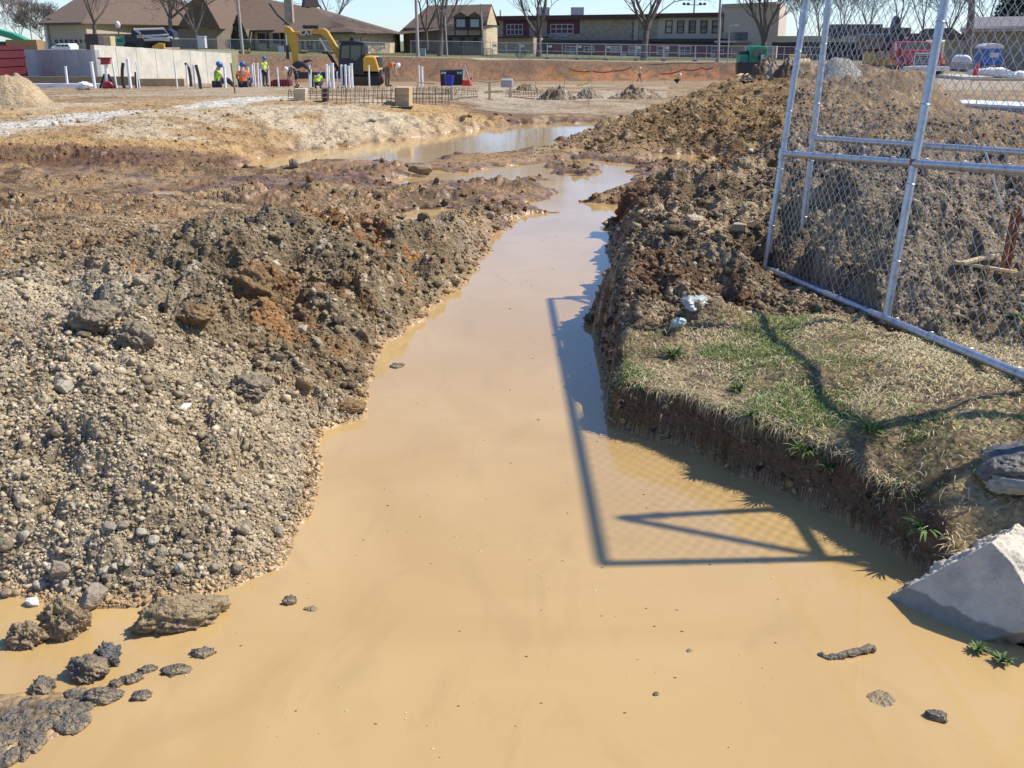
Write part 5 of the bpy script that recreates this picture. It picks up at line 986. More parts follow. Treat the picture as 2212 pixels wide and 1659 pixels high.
def person(label, loc, rz, J, shirt, trou, helmet, short=False, scale=1.0):
    t = thing('person', label, 'person', loc, rz); t.scale = (scale,) * 3; J = {k: Vector(v) for k, v in J.items()}
    V, E, Rr, ix = [], [], [], {}
    def a(k, p, r, par=None): ix[k] = len(V); V.append(p); Rr.append(r); (E.append((ix[par], ix[k])) if par else None)
    a('pel', J['pel'], (.15, .115)); mid = J['pel'].lerp(J['chest'], .5); a('mid', mid, (.135, .10), 'pel'); a('chest', J['chest'], (.165, .115), 'mid'); a('neck', J['neck'], .058, 'chest'); a('head', J['head'], (.085, .095), 'neck'); a('crown', J['head'] + (J['head'] - J['neck']).normalized() * .09, .07, 'head')
    f = J.get('face', Vector((0, -1, 0))).normalized(); a('nose', J['head'] + f * .105 - Vector((0, 0, .01)), .016, 'head')
    for s in ('l', 'r'):
        a('sh' + s, J['sh' + s], .058, 'chest'); a('el' + s, J['el' + s], .043, 'sh' + s); a('wr' + s, J['wr' + s], .03, 'el' + s)
        hd = (J['wr' + s] - J['el' + s]).normalized(); pm = J['wr' + s] + hd * .07; a('pa' + s, pm, (.038, .022), 'wr' + s); side = hd.cross(f).normalized() if hd.cross(f).length > .1 else Vector((1, 0, 0))
        for k in range(4): o_ = side * (k - 1.5) * .02; a('f%d' % k + s, pm + hd * (.05 + .01 * (k in (1, 2))) + o_, .0095, 'pa' + s); a('g%d' % k + s, pm + hd * (.085 + .012 * (k in (1, 2))) + o_ + f * .015, .008, 'f%d' % k + s)
        a('th' + s, pm - hd * .02 + side * .045, .011, 'pa' + s); a('ti' + s, pm + hd * .015 + side * .06, .009, 'th' + s)
        a('hp' + s, J['hp' + s], .09, 'pel'); a('kn' + s, J['kn' + s], .06, 'hp' + s); a('an' + s, J['an' + s], .04, 'kn' + s); a('to' + s, J['to' + s], .04, 'an' + s)
    skin_mesh('body', V, E, Rr, M_skin, t)
    def cloth(name, keys, m, pad, trim=None):
        idx = [ix[k] for k in keys]; mp = {q: i for i, q in enumerate(idx)}; VV = [V[q].copy() for q in idx]; EE = [(mp[p], mp[q]) for p, q in E if p in mp and q in mp]
        RR = [tuple(c + pad for c in (Rr[q] if isinstance(Rr[q], tuple) else (Rr[q], Rr[q]))) for q in idx]
        for k, (par_, fr) in (trim or {}).items(): VV[mp[ix[k]]] = V[ix[par_]].lerp(V[ix[k]], fr)
        return skin_mesh(name, VV, EE, RR, m, t)
    sl_ = .45 if shirt is not M_grey_c else .93
    cloth('shirt', ['pel', 'mid', 'chest', 'shl', 'ell', 'shr', 'elr'] + ([] if sl_ < .9 else ['wrl', 'wrr']), shirt, .016, {'ell': ('shl', sl_), 'elr': ('shr', sl_)} if sl_ < .9 else {})
    kk = {'anl': ('knl', .1 if short else .92), 'anr': ('knr', .1 if short else .92)}; cloth('trousers', ['pel', 'hpl', 'knl', 'anl', 'hpr', 'knr', 'anr'], trou, .014, kk)
    for s in 'lr':
        b = MB(); an, to = J['an' + s], J['to' + s]; b.tube([an + Vector((0, 0, .10)), an, an.lerp(to, .4) - Vector((0, 0, .02)), to], [.055, .058, .055, .042], 8); b.build('boot', M_boot, t, True)
    hc = V[ix['crown']]; upd = (hc - J['neck']).normalized(); Rm = upd.to_track_quat('Z', 'Y').to_matrix(); b = MB(); b.ellip(hc + upd * .0, (.135, .155, .115), 14, 8, Rm); b.add([hc + Rm @ Vector((.15 * math.cos(g), .15 * math.sin(g) - .03, -.02 + dz)) for dz in (0, .018) for g in np.linspace(0, 5.9, 16)], [tuple(range(16))[::-1], tuple(range(16, 32))] + [(i, (i + 1) % 16, 16 + (i + 1) % 16, 16 + i) for i in range(16)])
    b.build('helmet', helmet, t, True); return t
STAND = dict(pel=(0, 0, .95), chest=(0, 0, 1.33), neck=(0, .02, 1.50), head=(0, -.02, 1.62), shl=(.19, 0, 1.42), shr=(-.19, 0, 1.42), ell=(.26, -.04, 1.13), elr=(-.26, -.04, 1.13), wrl=(.2, -.2, .98), wrr=(-.2, -.2, .98), hpl=(.1, 0, .9), hpr=(-.1, 0, .9), knl=(.13, -.02, .5), knr=(-.12, .0, .5), anl=(.14, .03, .1), anr=(-.13, .03, .1), tol=(.15, -.13, .04), tor=(-.14, -.13, .04))
SIT = dict(pel=(0, 0, .14), chest=(0, -.08, .52), neck=(0, -.1, .70), head=(0, -.16, .81), shl=(.2, -.08, .6), shr=(-.2, -.08, .6), ell=(.29, -.2, .36), elr=(-.29, -.2, .36), wrl=(.14, -.4, .36), wrr=(-.14, -.4, .36), hpl=(.11, -.03, .13), hpr=(-.11, -.03, .13), knl=(.27, -.42, .34), knr=(-.27, -.42, .34), anl=(.12, -.66, .09), anr=(-.12, -.66, .09), tol=(.13, -.82, .05), tor=(-.13, -.82, .05))
BEND = dict(pel=(0, .12, .92), chest=(0, -.2, 1.14), neck=(0, -.37, 1.16), head=(0, -.47, 1.10), face=(0, -.4, -1), shl=(.19, -.27, 1.15), shr=(-.19, -.27, 1.15), ell=(.2, -.33, .85), elr=(-.2, -.33, .85), wrl=(.12, -.42, .62), wrr=(-.12, -.42, .62), hpl=(.1, .1, .87), hpr=(-.1, .1, .87), knl=(.15, .0, .49), knr=(-.15, .06, .49), anl=(.17, .08, .1), anr=(-.17, .1, .1), tol=(.18, -.08, .04), tor=(-.18, -.06, .04))
CROUCH = dict(pel=(0, 0, .35), chest=(0, -.2, .68), neck=(0, -.3, .80), head=(0, -.38, .86), face=(0, -1, -.5), shl=(.2, -.22, .73), shr=(-.2, -.22, .73), ell=(.26, -.4, .5), elr=(-.26, -.4, .5), wrl=(.14, -.52, .3), wrr=(-.14, -.52, .3), hpl=(.1, 0, .32), hpr=(-.1, 0, .32), knl=(.22, -.38, .44), knr=(-.22, -.38, .44), anl=(.16, -.08, .1), anr=(-.16, -.08, .1), tol=(.17, -.25, .04), tor=(-.17, -.25, .04))
WALK = dict(STAND, knl=(.1, -.16, .52), anl=(.1, -.25, .12), tol=(.1, -.42, .07), anr=(-.1, .28, .14), tor=(-.1, .15, .04), knr=(-.1, .06, .5), wrl=(.24, -.05, .9), wrr=(-.24, -.16, .92))
def pat(label, u, v, hpx, J, rz, shirt, trou, hel, nominal, **k):
    a = place(u, v); s = pxm(a.y, hpx) / nominal * (CP * CP + .02); person(label, a, rz, J, shirt, trou, hel, scale=min(1.3, max(.8, s)), **k); return a
pat('seated worker in lime shirt and blue helmet, seen from the side before the pale wall', 468, 189, 53, SIT, R(125), M_limes, M_dark, M_blueh, .9)
pat('worker in orange shirt and blue helmet sitting with their back to the camera', 526, 189, 53, SIT, R(182), M_orange, M_dark, M_blueh, .9)
pat('standing worker in lime shirt and dark trousers looking down among the white pipes', 574, 187, 68, STAND, R(60), M_limes, M_dark, M_blueh, 1.78)
pat('bending worker in grey jacket and shorts below the excavator arm', 640, 190, 54, BEND, R(-55), M_grey_c, M_dark, M_whiteh, 1.32, short=True)
pat('crouching worker in lime shirt seen behind the gravel, beside the hose', 686, 192, 26, CROUCH, R(170), M_limes, M_dark, M_blueh, 1.0)
pat('bending worker in orange shirt and white helmet right of the excavator', 840, 187, 60, BEND, R(78), M_orange, M_khaki, M_whiteh, 1.32)
pat('distant worker in lime jacket walking in front of the red bank', 1381, 177, 32, WALK, R(90), M_limes, M_khaki, M_whiteh, 1.78)
pat('distant worker in lime vest half hidden by dirt, right of the walking one', 1460, 180, 20, CROUCH, R(60), M_limes, M_dark, M_whiteh, 1.0)
a = P(73, 103, 84); person('worker with orange helmet standing behind the grey wall', (a[0], a[1], 1.2 - 1.15), R(20), STAND, M_orange, M_dark, mat('orange_helmet', (.8, .2, .03), .3))
# --- extruded side profiles standing on a vertical plane
def prof(name, m, par, pts, Y, y0, y1, bevel=.02, conv=lambda q: q, smooth=False):
    loc = par.location if par else Vector(); q = [Vector(P(*conv(p), Y)) - loc for p in pts]; b = MB(); n = len(q)
    b.add([p + Vector((0, y0, 0)) for p in q] + [p + Vector((0, y1, 0)) for p in q], [tuple(range(n)), tuple(range(n, 2 * n))[::-1]] + [(i, n + i, n + (i + 1) % n, (i + 1) % n) for i in range(n)])
    return b.build(name, m, par, smooth, bevel)
Z2 = lambda p: (442.4 + p[0] / 4, p[1] / 4); Z1 = lambda p: (p[0] / 4, p[1] / 4); Z3 = lambda p: (840.6 + p[0] / 4, p[1] / 4); Z4 = lambda p: (1283 + p[0] / 4, p[1] / 4); Z5 = lambda p: (1659 + p[0] / 4, p[1] / 4)
M_yel = mat('machine_yellow', (.60, .34, .03), .45, noise=.12, scale=2, dirt=((.35, .22, .08), 1.5, .5)); M_black = mat('machine_black', (.02, .02, .022), .4); M_cabg = mat('cab_glass', (.04, .07, .06), .08, spec=.8); M_chr = mat('steel_rod', (.5, .5, .5), .25, metal=.8); M_trk = mat('muddy_track', (.09, .06, .04), .95, noise=.4, scale=6)
def text(name, s, size, m, par, loc, rot, ext=.01):
    c = bpy.data.curves.new(name, 'FONT'); c.body = s; c.size = size; c.extrude = ext; c.align_x = 'CENTER'; c.align_y = 'CENTER'; c.offset = size * .03
    o = bpy.data.objects.new(name, c); COL.objects.link(o); dg = bpy.context.evaluated_depsgraph_get(); me = bpy.data.meshes.new_from_object(o.evaluated_get(dg)); bpy.data.objects.remove(o); o = bpy.data.objects.new(name, me); COL.objects.link(o)
    me.materials.clear(); me.materials.append(m); o.parent = par; o.location = loc; o.rotation_euler = rot; return o
# --- excavator with the raised arm
Ye_ = 61.; g = P(788, 187, Ye_); ex = thing('excavator', 'yellow tracked excavator with black cab and raised arm behind the white pipes', 'excavator', g)
def EP(name, m, pts, y0, y1, par=None, **k):
    return prof(name, m, ex, pts, Ye_, y0, y1, conv=Z2, **k)
trk = [(1235, 735), (1225, 700), (1250, 662), (1300, 655), (1480, 655), (1525, 670), (1535, 705), (1515, 737), (1480, 745), (1270, 745)]
for y0 in (-1.15, .7): EP('track', M_trk, trk, y0, y0 + .45, bevel=.05)
for x in (1262, 1490): c = Vector(P(*Z2((x, 702)), Ye_)) - ex.location; MB().tube([c + Vector((0, -1.2, 0)), c + Vector((0, -1.13, 0))], .36, 18).build('track_wheel', M_black, ex, True)
EP('undercarriage', M_trk, [(1260, 640), (1520, 640), (1500, 690), (1280, 690)], -.7, .7)
EP('turntable_deck', M_black, [(1150, 600), (1520, 610), (1540, 640), (1150, 640)], -1.1, 1.1)
EP('engine_cover', mat('counterweight_yellow', (.72, .38, .03), .35, noise=.06), [(1388, 640), (1386, 500), (1400, 482), (1480, 484), (1498, 500), (1528, 600), (1524, 640)], -1.1, 1.1, bevel=.08)
EP('rear_bumper', mat('dark_blue_trim', (.02, .03, .12), .5), [(1492, 600), (1540, 598), (1542, 640), (1490, 640)], -1.0, 1.0)
EP('rear_vent', M_black, [(1480, 490), (1515, 498), (1524, 590), (1500, 590)], -.9, .9)
cab = EP('cab', M_black, [(1178, 612), (1188, 400), (1205, 366), (1385, 370), (1412, 395), (1412, 480), (1388, 490), (1388, 612)], -1.1, .0, bevel=.05)
for pts in ([(1205, 500), (1212, 395), (1275, 392), (1275, 500)], [(1285, 510), (1285, 392), (1372, 392), (1372, 470), (1335, 520)], [(1382, 470), (1382, 395), (1405, 400), (1405, 470)]): prof('cab_window', M_cabg, None, pts, Ye_, -1.13, -1.06, conv=Z2, bevel=0).parent = cab
for o in [q for q in bpy.data.objects if q.parent == cab]: o.location = -ex.location
EP('cab_roof', M_black, [(1180, 355), (1300, 350), (1400, 368), (1400, 380), (1180, 368)], -1.2, .1, bevel=.03); EP('beacon', M_black, [(1268, 352), (1270, 322), (1300, 322), (1303, 352)], -.7, -.3)
boom = EP('boom', M_yel, [(1185, 575), (1060, 340), (1010, 298), (925, 290), (855, 300), (775, 292), (770, 272), (850, 266), (930, 250), (1030, 244), (1062, 262), (1165, 430), (1195, 500)], -.25, .25, bevel=.04)
EP('stick', M_yel, [(690, 235), (712, 222), (745, 240), (775, 280), (802, 300), (806, 520), (795, 565), (765, 560), (755, 450), (705, 330), (692, 275)], -.2, .2, bevel=.04)
def cyl(nm, p, q, r1, r2):
    p, q = Vector(P(*Z2(p), Ye_)) - ex.location, Vector(P(*Z2(q), Ye_)) - ex.location; k = Vector((0, -.33, 0)); c = MB().tube([p + k, p.lerp(q, .58) + k], r1, 10).build(nm, M_black, ex, True); MB().tube([p.lerp(q, .58) + k, q + k], r2, 8).build('piston_rod', M_chr, c, True)
cyl('boom_cylinder', (1158, 600), (1000, 330), .10, .05); cyl('stick_cylinder', (990, 234), (765, 232), .10, .05); cyl('bucket_cylinder', (728, 510), (714, 300), .09, .045)
EP('bucket', M_black, [(765, 555), (800, 530), (850, 540), (895, 570), (905, 600), (880, 590), (850, 575), (820, 590), (790, 600)], -.45, .45, bevel=.02); EP('thumb', M_trk, [(820, 550), (870, 518), (905, 515), (935, 530), (900, 530), (870, 545), (850, 570)], -.15, .15)
EP('boom_decal', M_black, [(842, 303), (852, 268), (918, 263), (912, 292), (890, 298)], -.262, -.255, bevel=0)
c = Vector(P(*Z2((884, 284)), Ye_)) - ex.location; text('boom_letters', 'CAT', .40, M_wframe, ex, c + Vector((0, -.275, 0)), (math.pi / 2, 0, 0))
# --- the machine standing behind with its mast (drill rod seen over the roof)
stick('boom_rod', 'dark slanting rod above the excavator stick against the church roof', 'rod', [P(*Z2((730, 218)), 70), P(*Z2((630, 128)), 70), P(*Z2((560, 30)), 70)], .09, M_trim)
# --- dump truck, front view
Yt = 57.; g = P(*Z5((1345, 665)), Yt); tr = thing('dump_truck', 'red dump truck with black body facing the camera behind the chain link', 'truck', g)
M_tred = mat('truck_red', (.42, .03, .05), .35, noise=.12, scale=2); M_tire = mat('tyre', (.025, .022, .02), .9, noise=.3)
def TP(name, m, pts, y0, y1, **k): return prof(name, m, tr, pts, Yt, y0, y1, conv=Z5, **k)
TP('dump_body', M_black, [(1150, 430), (1150, 300), (1180, 285), (1500, 285), (1532, 300), (1532, 430)], 2.6, 7.2, bevel=.03)
TP('cab', M_tred, [(1185, 520), (1200, 380), (1222, 356), (1465, 356), (1485, 380), (1500, 520)], 1.1, 2.5, bevel=.08)
TP('windshield', M_cabg, [(1212, 430), (1228, 368), (1462, 368), (1476, 430)], 1.05, 1.12, bevel=0)
TP('hood', M_tred, [(1200, 560), (1205, 445), (1235, 430), (1460, 430), (1495, 445), (1500, 560)], -.1, 1.1, bevel=.06)
gr_ = TP('grille', M_chr, [(1243, 572), (1258, 462), (1270, 455), (1430, 455), (1442, 462), (1455, 572)], -.17, -.1, bevel=0); s_ = prof('grille_bars', M_black, None, [(1256, 562), (1268, 468), (1432, 468), (1442, 562)], Yt, -.19, -.16, conv=Z5, bevel=0); s_.parent = gr_; s_.location = -tr.location
b = MB()
for i in range(6): p, q = [Vector(P(*Z5((xx, 480 + i * 14)), Yt)) - tr.location + Vector((0, -.21, 0)) for xx in (1268 - i * 2, 1434 + i * 2)]; b.tube([p, q], .018, 6)
b.build('grille_slats', M_chr, tr)
for pts in ([(1150, 568), (1155, 520), (1190, 495), (1240, 500), (1240, 568)], [(1455, 568), (1455, 500), (1500, 488), (1532, 510), (1535, 568)]): TP('fender', M_tred, pts, -.05, 1.0, bevel=.08)
for x in (1178, 1512): TP('headlight', mat('amber_lamp', (.7, .3, .08), .3) if x > 1300 else M_glass, [(x - 14, 552), (x - 14, 520), (x + 14, 520), (x + 14, 552)], -.12, 0, bevel=.01)
TP('bumper', M_wframe, [(1148, 612), (1148, 580), (1160, 572), (1525, 572), (1538, 580), (1538, 612)], -.45, -.2, bevel=.03)
for x in (1236, 1370): TP('bumper_slot', M_black, [(x, 606), (x, 590), (x + 30, 590), (x + 30, 606)], -.47, -.44, bevel=0)
for x in (1195, 1490): c = Vector(P(*Z5((x, 632)), Yt)) - tr.location; w_ = MB().tube([c + Vector((-.16, .5, .1)), c + Vector((.16, .5, .1))], .5, 20).build('wheel', M_tire, tr, True)
for x in (1158, 1540): TP('mirror', M_chr, [(x - 8, 440), (x - 8, 370), (x + 8, 370), (x + 8, 440)], .9, 1.0)
TP('cab_light_bar', M_wframe, [(1325, 332), (1325, 318), (1360, 318), (1360, 332)], 2.4, 2.5, bevel=0)
# --- excavator rear counterweight with letters
Yd = 62.; g = P(*Z5((1010, 665)), Yd); de = thing('excavator', 'yellow excavator seen from behind left of the red dump truck', 'excavator', g)
def DP(name, m, pts, y0, y1, **k): return prof(name, m, de, pts, Yd, y0, y1, conv=Z5, **k)
DP('counterweight', M_yel, [(915, 562), (918, 470), (935, 442), (1100, 438), (1118, 450), (1118, 562)], 0, 2.2, bevel=.12)
DP('track', M_trk, [(850, 660), (850, 575), (990, 570), (990, 665)], .2, 2.6, bevel=.1); DP('undercarriage', M_black, [(990, 640), (990, 568), (1110, 568), (1120, 660), (1060, 665)], .3, 2.4)
DP('boom', M_black, [(1095, 680), (1105, 480), (1090, 300), (1130, 160), (1150, 130), (1175, 150), (1190, 300), (1150, 420), (1150, 560), (1130, 680)], .6, 1.1, bevel=.03)
DP('cab', M_trim, [(960, 440), (962, 352), (1095, 350), (1100, 440)], .8, 2.0); DP('cab_window', M_cabg, [(972, 425), (974, 365), (1085, 363), (1088, 425)], .76, .82, bevel=0)
c = Vector(P(*Z5((1062, 478)), Yd)) - de.location; text('maker_letters', 'DEERE', .62, M_wframe, de, c + Vector((.05, -.03, 0)), (math.pi / 2, 0, 0))
# --- green loader
Yg = 98.; g = P(*Z4((1360, 640)), Yg); gl = thing('telehandler', 'green loader machine with a black bucket in front of the school fence', 'loader', g); M_grn = mat('machine_green', (.03, .30, .15), .4, noise=.12)
def GP(name, m, pts, y0, y1, **k): return prof(name, m, gl, pts, Yg, y0, y1, conv=Z4, **k)
GP('cab', M_grn, [(1345, 560), (1350, 415), (1362, 398), (1430, 395), (1500, 402), (1505, 420), (1495, 560)], 0, 2.0, bevel=.06); GP('cab_window', M_cabg, [(1362, 500), (1366, 440), (1400, 415), (1410, 440), (1400, 500)], -.05, .02, bevel=0); GP('cab_window', M_cabg, [(1420, 520), (1425, 420), (1485, 425), (1480, 520)], -.05, .02, bevel=0)
GP('engine_hood', M_grn, [(1265, 545), (1268, 475), (1340, 470), (1350, 545)], .3, 1.8); GP('hood_stack', M_black, [(1270, 480), (1272, 445), (1345, 440), (1345, 480)], .6, 1.6)
GP('bucket', M_black, [(1212, 638), (1212, 540), (1235, 530), (1410, 535), (1425, 550), (1420, 638)], -1.4, -.5, bevel=.03); GP('loader_arm', M_grn, [(1440, 620), (1445, 470), (1470, 470), (1470, 620)], -.6, -.3); GP('lamp_box', M_wframe, [(1428, 515), (1428, 475), (1450, 475), (1450, 515)], -.7, -.6)
for x in (1290, 1440, 1480): c = Vector(P(*Z4((x, 600)), Yg)) - gl.location; MB().tube([c + Vector((-.2, -.1 if x < 1460 else 1.4, 0)), c + Vector((.2, -.1 if x < 1460 else 1.4, 0))], .75, 18).build('wheel', M_tire, gl, True)
# --- yellow roller
Yr = 70.; g = P(*Z4((1790, 630)), Yr); ro = thing('road_roller', 'yellow roller machine with a pale drum left of the leaning fence post', 'roller', g)
c = Vector(P(*Z4((1715, 562)), Yr)) - ro.location; c2 = Vector(P(*Z4((1858, 562)), Yr)) - ro.location; MB().tube([c, c2], .42, 24).build('drum', mat('drum_tan', (.55, .38, .17), .5, noise=.1), ro, True)
for nm, pts, y0, y1 in (('hood', [(1752, 535), (1756, 480), (1770, 473), (1850, 473), (1856, 535)], .6, 2.2), ('frame', [(1700, 625), (1706, 592), (1858, 592), (1850, 628)], -.3, 1.8), ('hood_vent', [(1775, 520), (1778, 495), (1840, 495), (1840, 520)], .55, .62)): prof(nm, M_yel if nm != 'hood_vent' else M_black, ro, pts, Yr, y0, y1, conv=Z4, bevel=.04)
# --- left: vehicles behind the wall
Yp = 92.; g = P(*Z1((1250, 430)), Yp); pu = thing('pump_truck', 'concrete pump truck with folded white pipes and green cab behind the wall', 'truck', g)
def PP(name, m, pts, y0, y1, **k): return prof(name, m, pu, pts, Yp, y0, y1, conv=Z1, **k)
PP('cab', M_grn, [(985, 400), (990, 350), (1005, 322), (1085, 320), (1085, 400)], 0, 2.2, bevel=.06); PP('cab_window', M_cabg, [(1010, 362), (1015, 335), (1060, 335), (1060, 362)], -.04, .02, bevel=0)
PP('deck', M_black, [(1080, 410), (1075, 310), (1055, 303), (1220, 300), (1240, 345), (1480, 340), (1490, 410)], 0, 2.2); PP('boom_body', mat('navy_boom', (.02, .025, .05), .4), [(1118, 300), (1118, 255), (1150, 248), (1440, 250), (1480, 275), (1490, 320), (1240, 310)], .4, 1.7, bevel=.04)
for pts in ([(1160, 250), (1218, 290), (1180, 255), (1420, 248), (1462, 298), (1240, 312)], [(1240, 312), (1330, 330), (1490, 325)], [(1250, 345), (1400, 342), (1470, 350)]): MB().tube([Vector(P(*Z1(q), Yp)) - pu.location + Vector((0, -.1, 0)) for q in pts], .09, 8).build('delivery_pipe', M_wframe, pu, True)
PP('outrigger', M_yel, [(1330, 400), (1390, 370), (1435, 378), (1438, 420), (1335, 416)], -.6, -.2); PP('tool_box', mat('tan_box', (.42, .33, .22), .7), [(1185, 330), (1185, 300), (1235, 300), (1235, 330)], -.1, .3)
for x in (1120, 1290, 1350): c = Vector(P(*Z1((x, 405)), Yp)) - pu.location; MB().tube([c + Vector((0, -.1, -.1)), c + Vector((0, .3, -.1))], .5, 18).build('wheel', M_tire, pu, True)
Yv = 88.; g = P(*Z1((525, 440)), Yv); va = thing('parked_van', 'white estate car parked behind the grey wall', 'car', g)
prof('body', M_pvc, va, [(440, 432), (438, 405), (470, 398), (490, 378), (590, 376), (610, 400), (612, 432)], Yv, 0, 1.7, conv=Z1, bevel=.08)
for pts in ([(482, 402), (496, 384), (522, 384), (522, 402)], [(530, 402), (530, 384), (552, 384), (552, 402)], [(560, 402), (560, 384), (585, 384), (594, 402)]): prof('side_window', M_cabg, va, pts, Yv, -.03, .03, conv=Z1, bevel=0)
Yb = 84.; bo = thing('crane_boom', 'green telescopic boom reaching in from the left edge above the red formwork', 'crane boom', P(*Z1((60, 400)), Yb))
prof('boom_section', M_grn, bo, [(-200, 240), (-200, 180), (0, 258), (120, 290), (120, 345), (0, 310)], Yb, 0, .7, conv=Z1, bevel=.04); prof('boom_head', M_grn, bo, [(110, 290), (160, 310), (238, 350), (240, 372), (215, 390), (160, 370), (110, 350)], Yb, -.1, .8, conv=Z1, bevel=.04); prof('lift_strut', M_grn, bo, [(112, 400), (108, 330), (150, 330), (135, 400)], Yb, .1, .6, conv=Z1); prof('base_box', M_trim, bo, [(-60, 420), (-60, 360), (40, 360), (60, 420)], Yb, 0, 2, conv=Z1)
tag(MB().box(P(55, 103, 83), (2.4, 1.2, 1.2)).build('lumber_bundle', mat('brown_bundle', (.32, .18, .08), .8, noise=.2)), 'brown bundle of formwork boards on top of the wall beside the boom', 'lumber')
tag(MB().box(P(206, 100, 74), (.9, 1, 1.6)).build('crate', M_trim), 'dark crate on the upper yard at the corner of the two walls', 'crate')
tag(MB().box(P(222, 90, 82), (1.6, 1.0, .8)).build('lumber_bundle', M_ply, bevel=.02), 'tan stack of boards behind the wall right of the dark crate', 'lumber')
tag(MB().box(P(437, 92, 108), (.75, .7, 1.1)).box(Vector(P(437, 92, 108)) + Vector((0, 0, .58)), (.85, .8, .1)).build('site_cabinet', M_wframe, bevel=.03), 'small pale cabinet on the lawn in front of the church transept', 'cabinet')
# --- red pump on tripod
a = place(235, 191); pm_ = thing('tripod_pump', 'red pump motor on a tripod stand in front of the pale wall', 'pump', a); zz = lambda p: Vector(P(*Z1(p), a.y)) - a
MB().tube([zz((925, 745)), zz((915, 545))], .085, 10).build('column', M_pvc, pm_, True)
for p in ((862, 768), (1003, 768)): MB().tube([zz(p), zz((900 if p[0] < 900 else 935, 640))], .05, 8).build('leg', M_black, pm_, True)
MB().tube([zz((925, 640)), zz((925, 700)) + Vector((0, .5, 0)), zz((930, 765)) + Vector((0, .9, 0))], .05, 8).build('leg', M_black, pm_, True)
M_redm = mat('red_motor', (.35, .03, .03), .4); MB().box(zz((912, 528)), (.42, .3, .30)).box(zz((905, 503)), (.65, .3, .08)).box(zz((885, 553)), (.2, .12, .06)).build('motor', M_redm, pm_, bevel=.02)
MB().ellip(zz((933, 742)), (.34, .25, .26)).build('pump_body', M_redm, pm_, True)
# cloth, sacks
def cloth_heap(name, label, cat, u, v, wpx, hpx, m, seed, fl=.6, z=0):
    a = place(u, v); w, h_ = pxm(a.y, wpx), pxm(a.y, hpx) * .9; V, f_ = rockv((w, w * fl, h_), seed, .2, .35, 4); V[:, 2] += h_ * .42; o = npmesh(name, V, tris=f_, mat=m); o.location = a + Vector((0, 0, z)); return tag(o, label, cat)
cloth_heap('draped_cloth', 'pale violet cloth hung over a post before the grey wall', 'cloth', 183, 177, 18, 42, mat('violet_cloth', (.22, .24, .62), .8, bump=1, bscale=6), 501)
cloth_heap('plastic_sheet', 'white plastic sheet crumpled on the gravel beside the thick white pipe', 'plastic sheet', 182, 194, 38, 20, M_pvc, 502)
for i, (u, v, w, h) in enumerate([(2158, 137, 84, 22), (2140, 168, 104, 26), (2195, 172, 50, 22)]): cloth_heap('white_tarp', ['white tarp heap beyond the blue toilet at the right edge', 'white crumpled tarp in front of the beige plinth of the toilet', 'white tarp end cut by the right picture edge'][i], 'tarp', u, v, w, h, M_pvc, 510 + i, .5)
cloth_heap('white_bucket', 'white helmet shaped bucket on the gravel behind the black conduits', 'bucket', 444, 180, 8, 7, M_pvc, 520, 1)
# porta potty
Yq = 62; a = Vector(P(*Z5((1945, 575)), Yq)); po = thing('portable_toilet', 'blue portable toilet with a white roof at the far right', 'toilet', a); M_blue = mat('toilet_blue', (.02, .10, .36), .4, noise=.05)
def QP(name, m, pts, y0, y1, **k): return prof(name, m, po, pts, Yq, y0, y1, conv=Z5, **k)
QP('cabin', M_blue, [(1850, 560), (1868, 418), (2035, 415), (2030, 556)], 0, 1.2, bevel=.03); QP('roof', M_wframe, [(1858, 420), (1866, 402), (1900, 382), (1960, 374), (2010, 382), (2036, 400), (2040, 418)], -.05, 1.25, bevel=.04); QP('emblem', M_wframe, [(1912, 495), (1918, 455), (1998, 455), (1990, 498)], -.02, .01, bevel=0); QP('plinth', mat('beige_plinth', (.30, .26, .18), .9), [(1835, 670), (1850, 565), (1960, 562), (1955, 670)], -.1, 1.2, bevel=.03); QP('side_panel', M_blue, [(1838, 575), (1862, 470), (1868, 560)], .1, 1.0, bevel=0)
cn = place(2106, 171); t = thing('traffic_barrel', 'red safety cone left of the blue toilet', 'cone', cn); MB().tube([(0, 0, 0), (0, 0, .5), (.1, 0, .85)], [.18, .12, .05], 12).build('cone_body', mat('cone_red', (.55, .03, .03), .5), t, True); MB().box((0, 0, .02), (.45, .45, .05)).build('base', M_redm, t)
for i, (x, l) in enumerate([(1715, 'white domed tank on a grey base between the fence post and the red cone')]):
    Yk = 64; a = Vector(P(*Z5((x, 600)), Yk)); t = thing('domed_tank', l, 'tank', a); prof('base', M_wall2, t, [(1652, 600), (1655, 545), (1778, 545), (1776, 600)], Yk, 0, 1.5, conv=Z5); prof('dome', M_pvc, t, [(1655, 545), (1658, 515), (1675, 488), (1705, 474), (1735, 476), (1762, 495), (1775, 520), (1777, 545)], Yk, .1, 1.3, conv=Z5, bevel=.1, smooth=True)
a, b = P(2055, 170, 55), P(2105, 171, 55); tag(MB().box((Vector(a) + Vector(b)) / 2, (1.5, 3.5, .35)).build('concrete_slab', M_wall1, bevel=.02), 'pale concrete slab beside the front of the red dump truck', 'slab')
plank('board', 'long thin tan board on the dirt below the blue toilet', 'board', P(2098, 171.5, 52), P(2260, 173, 51), .1, .12)
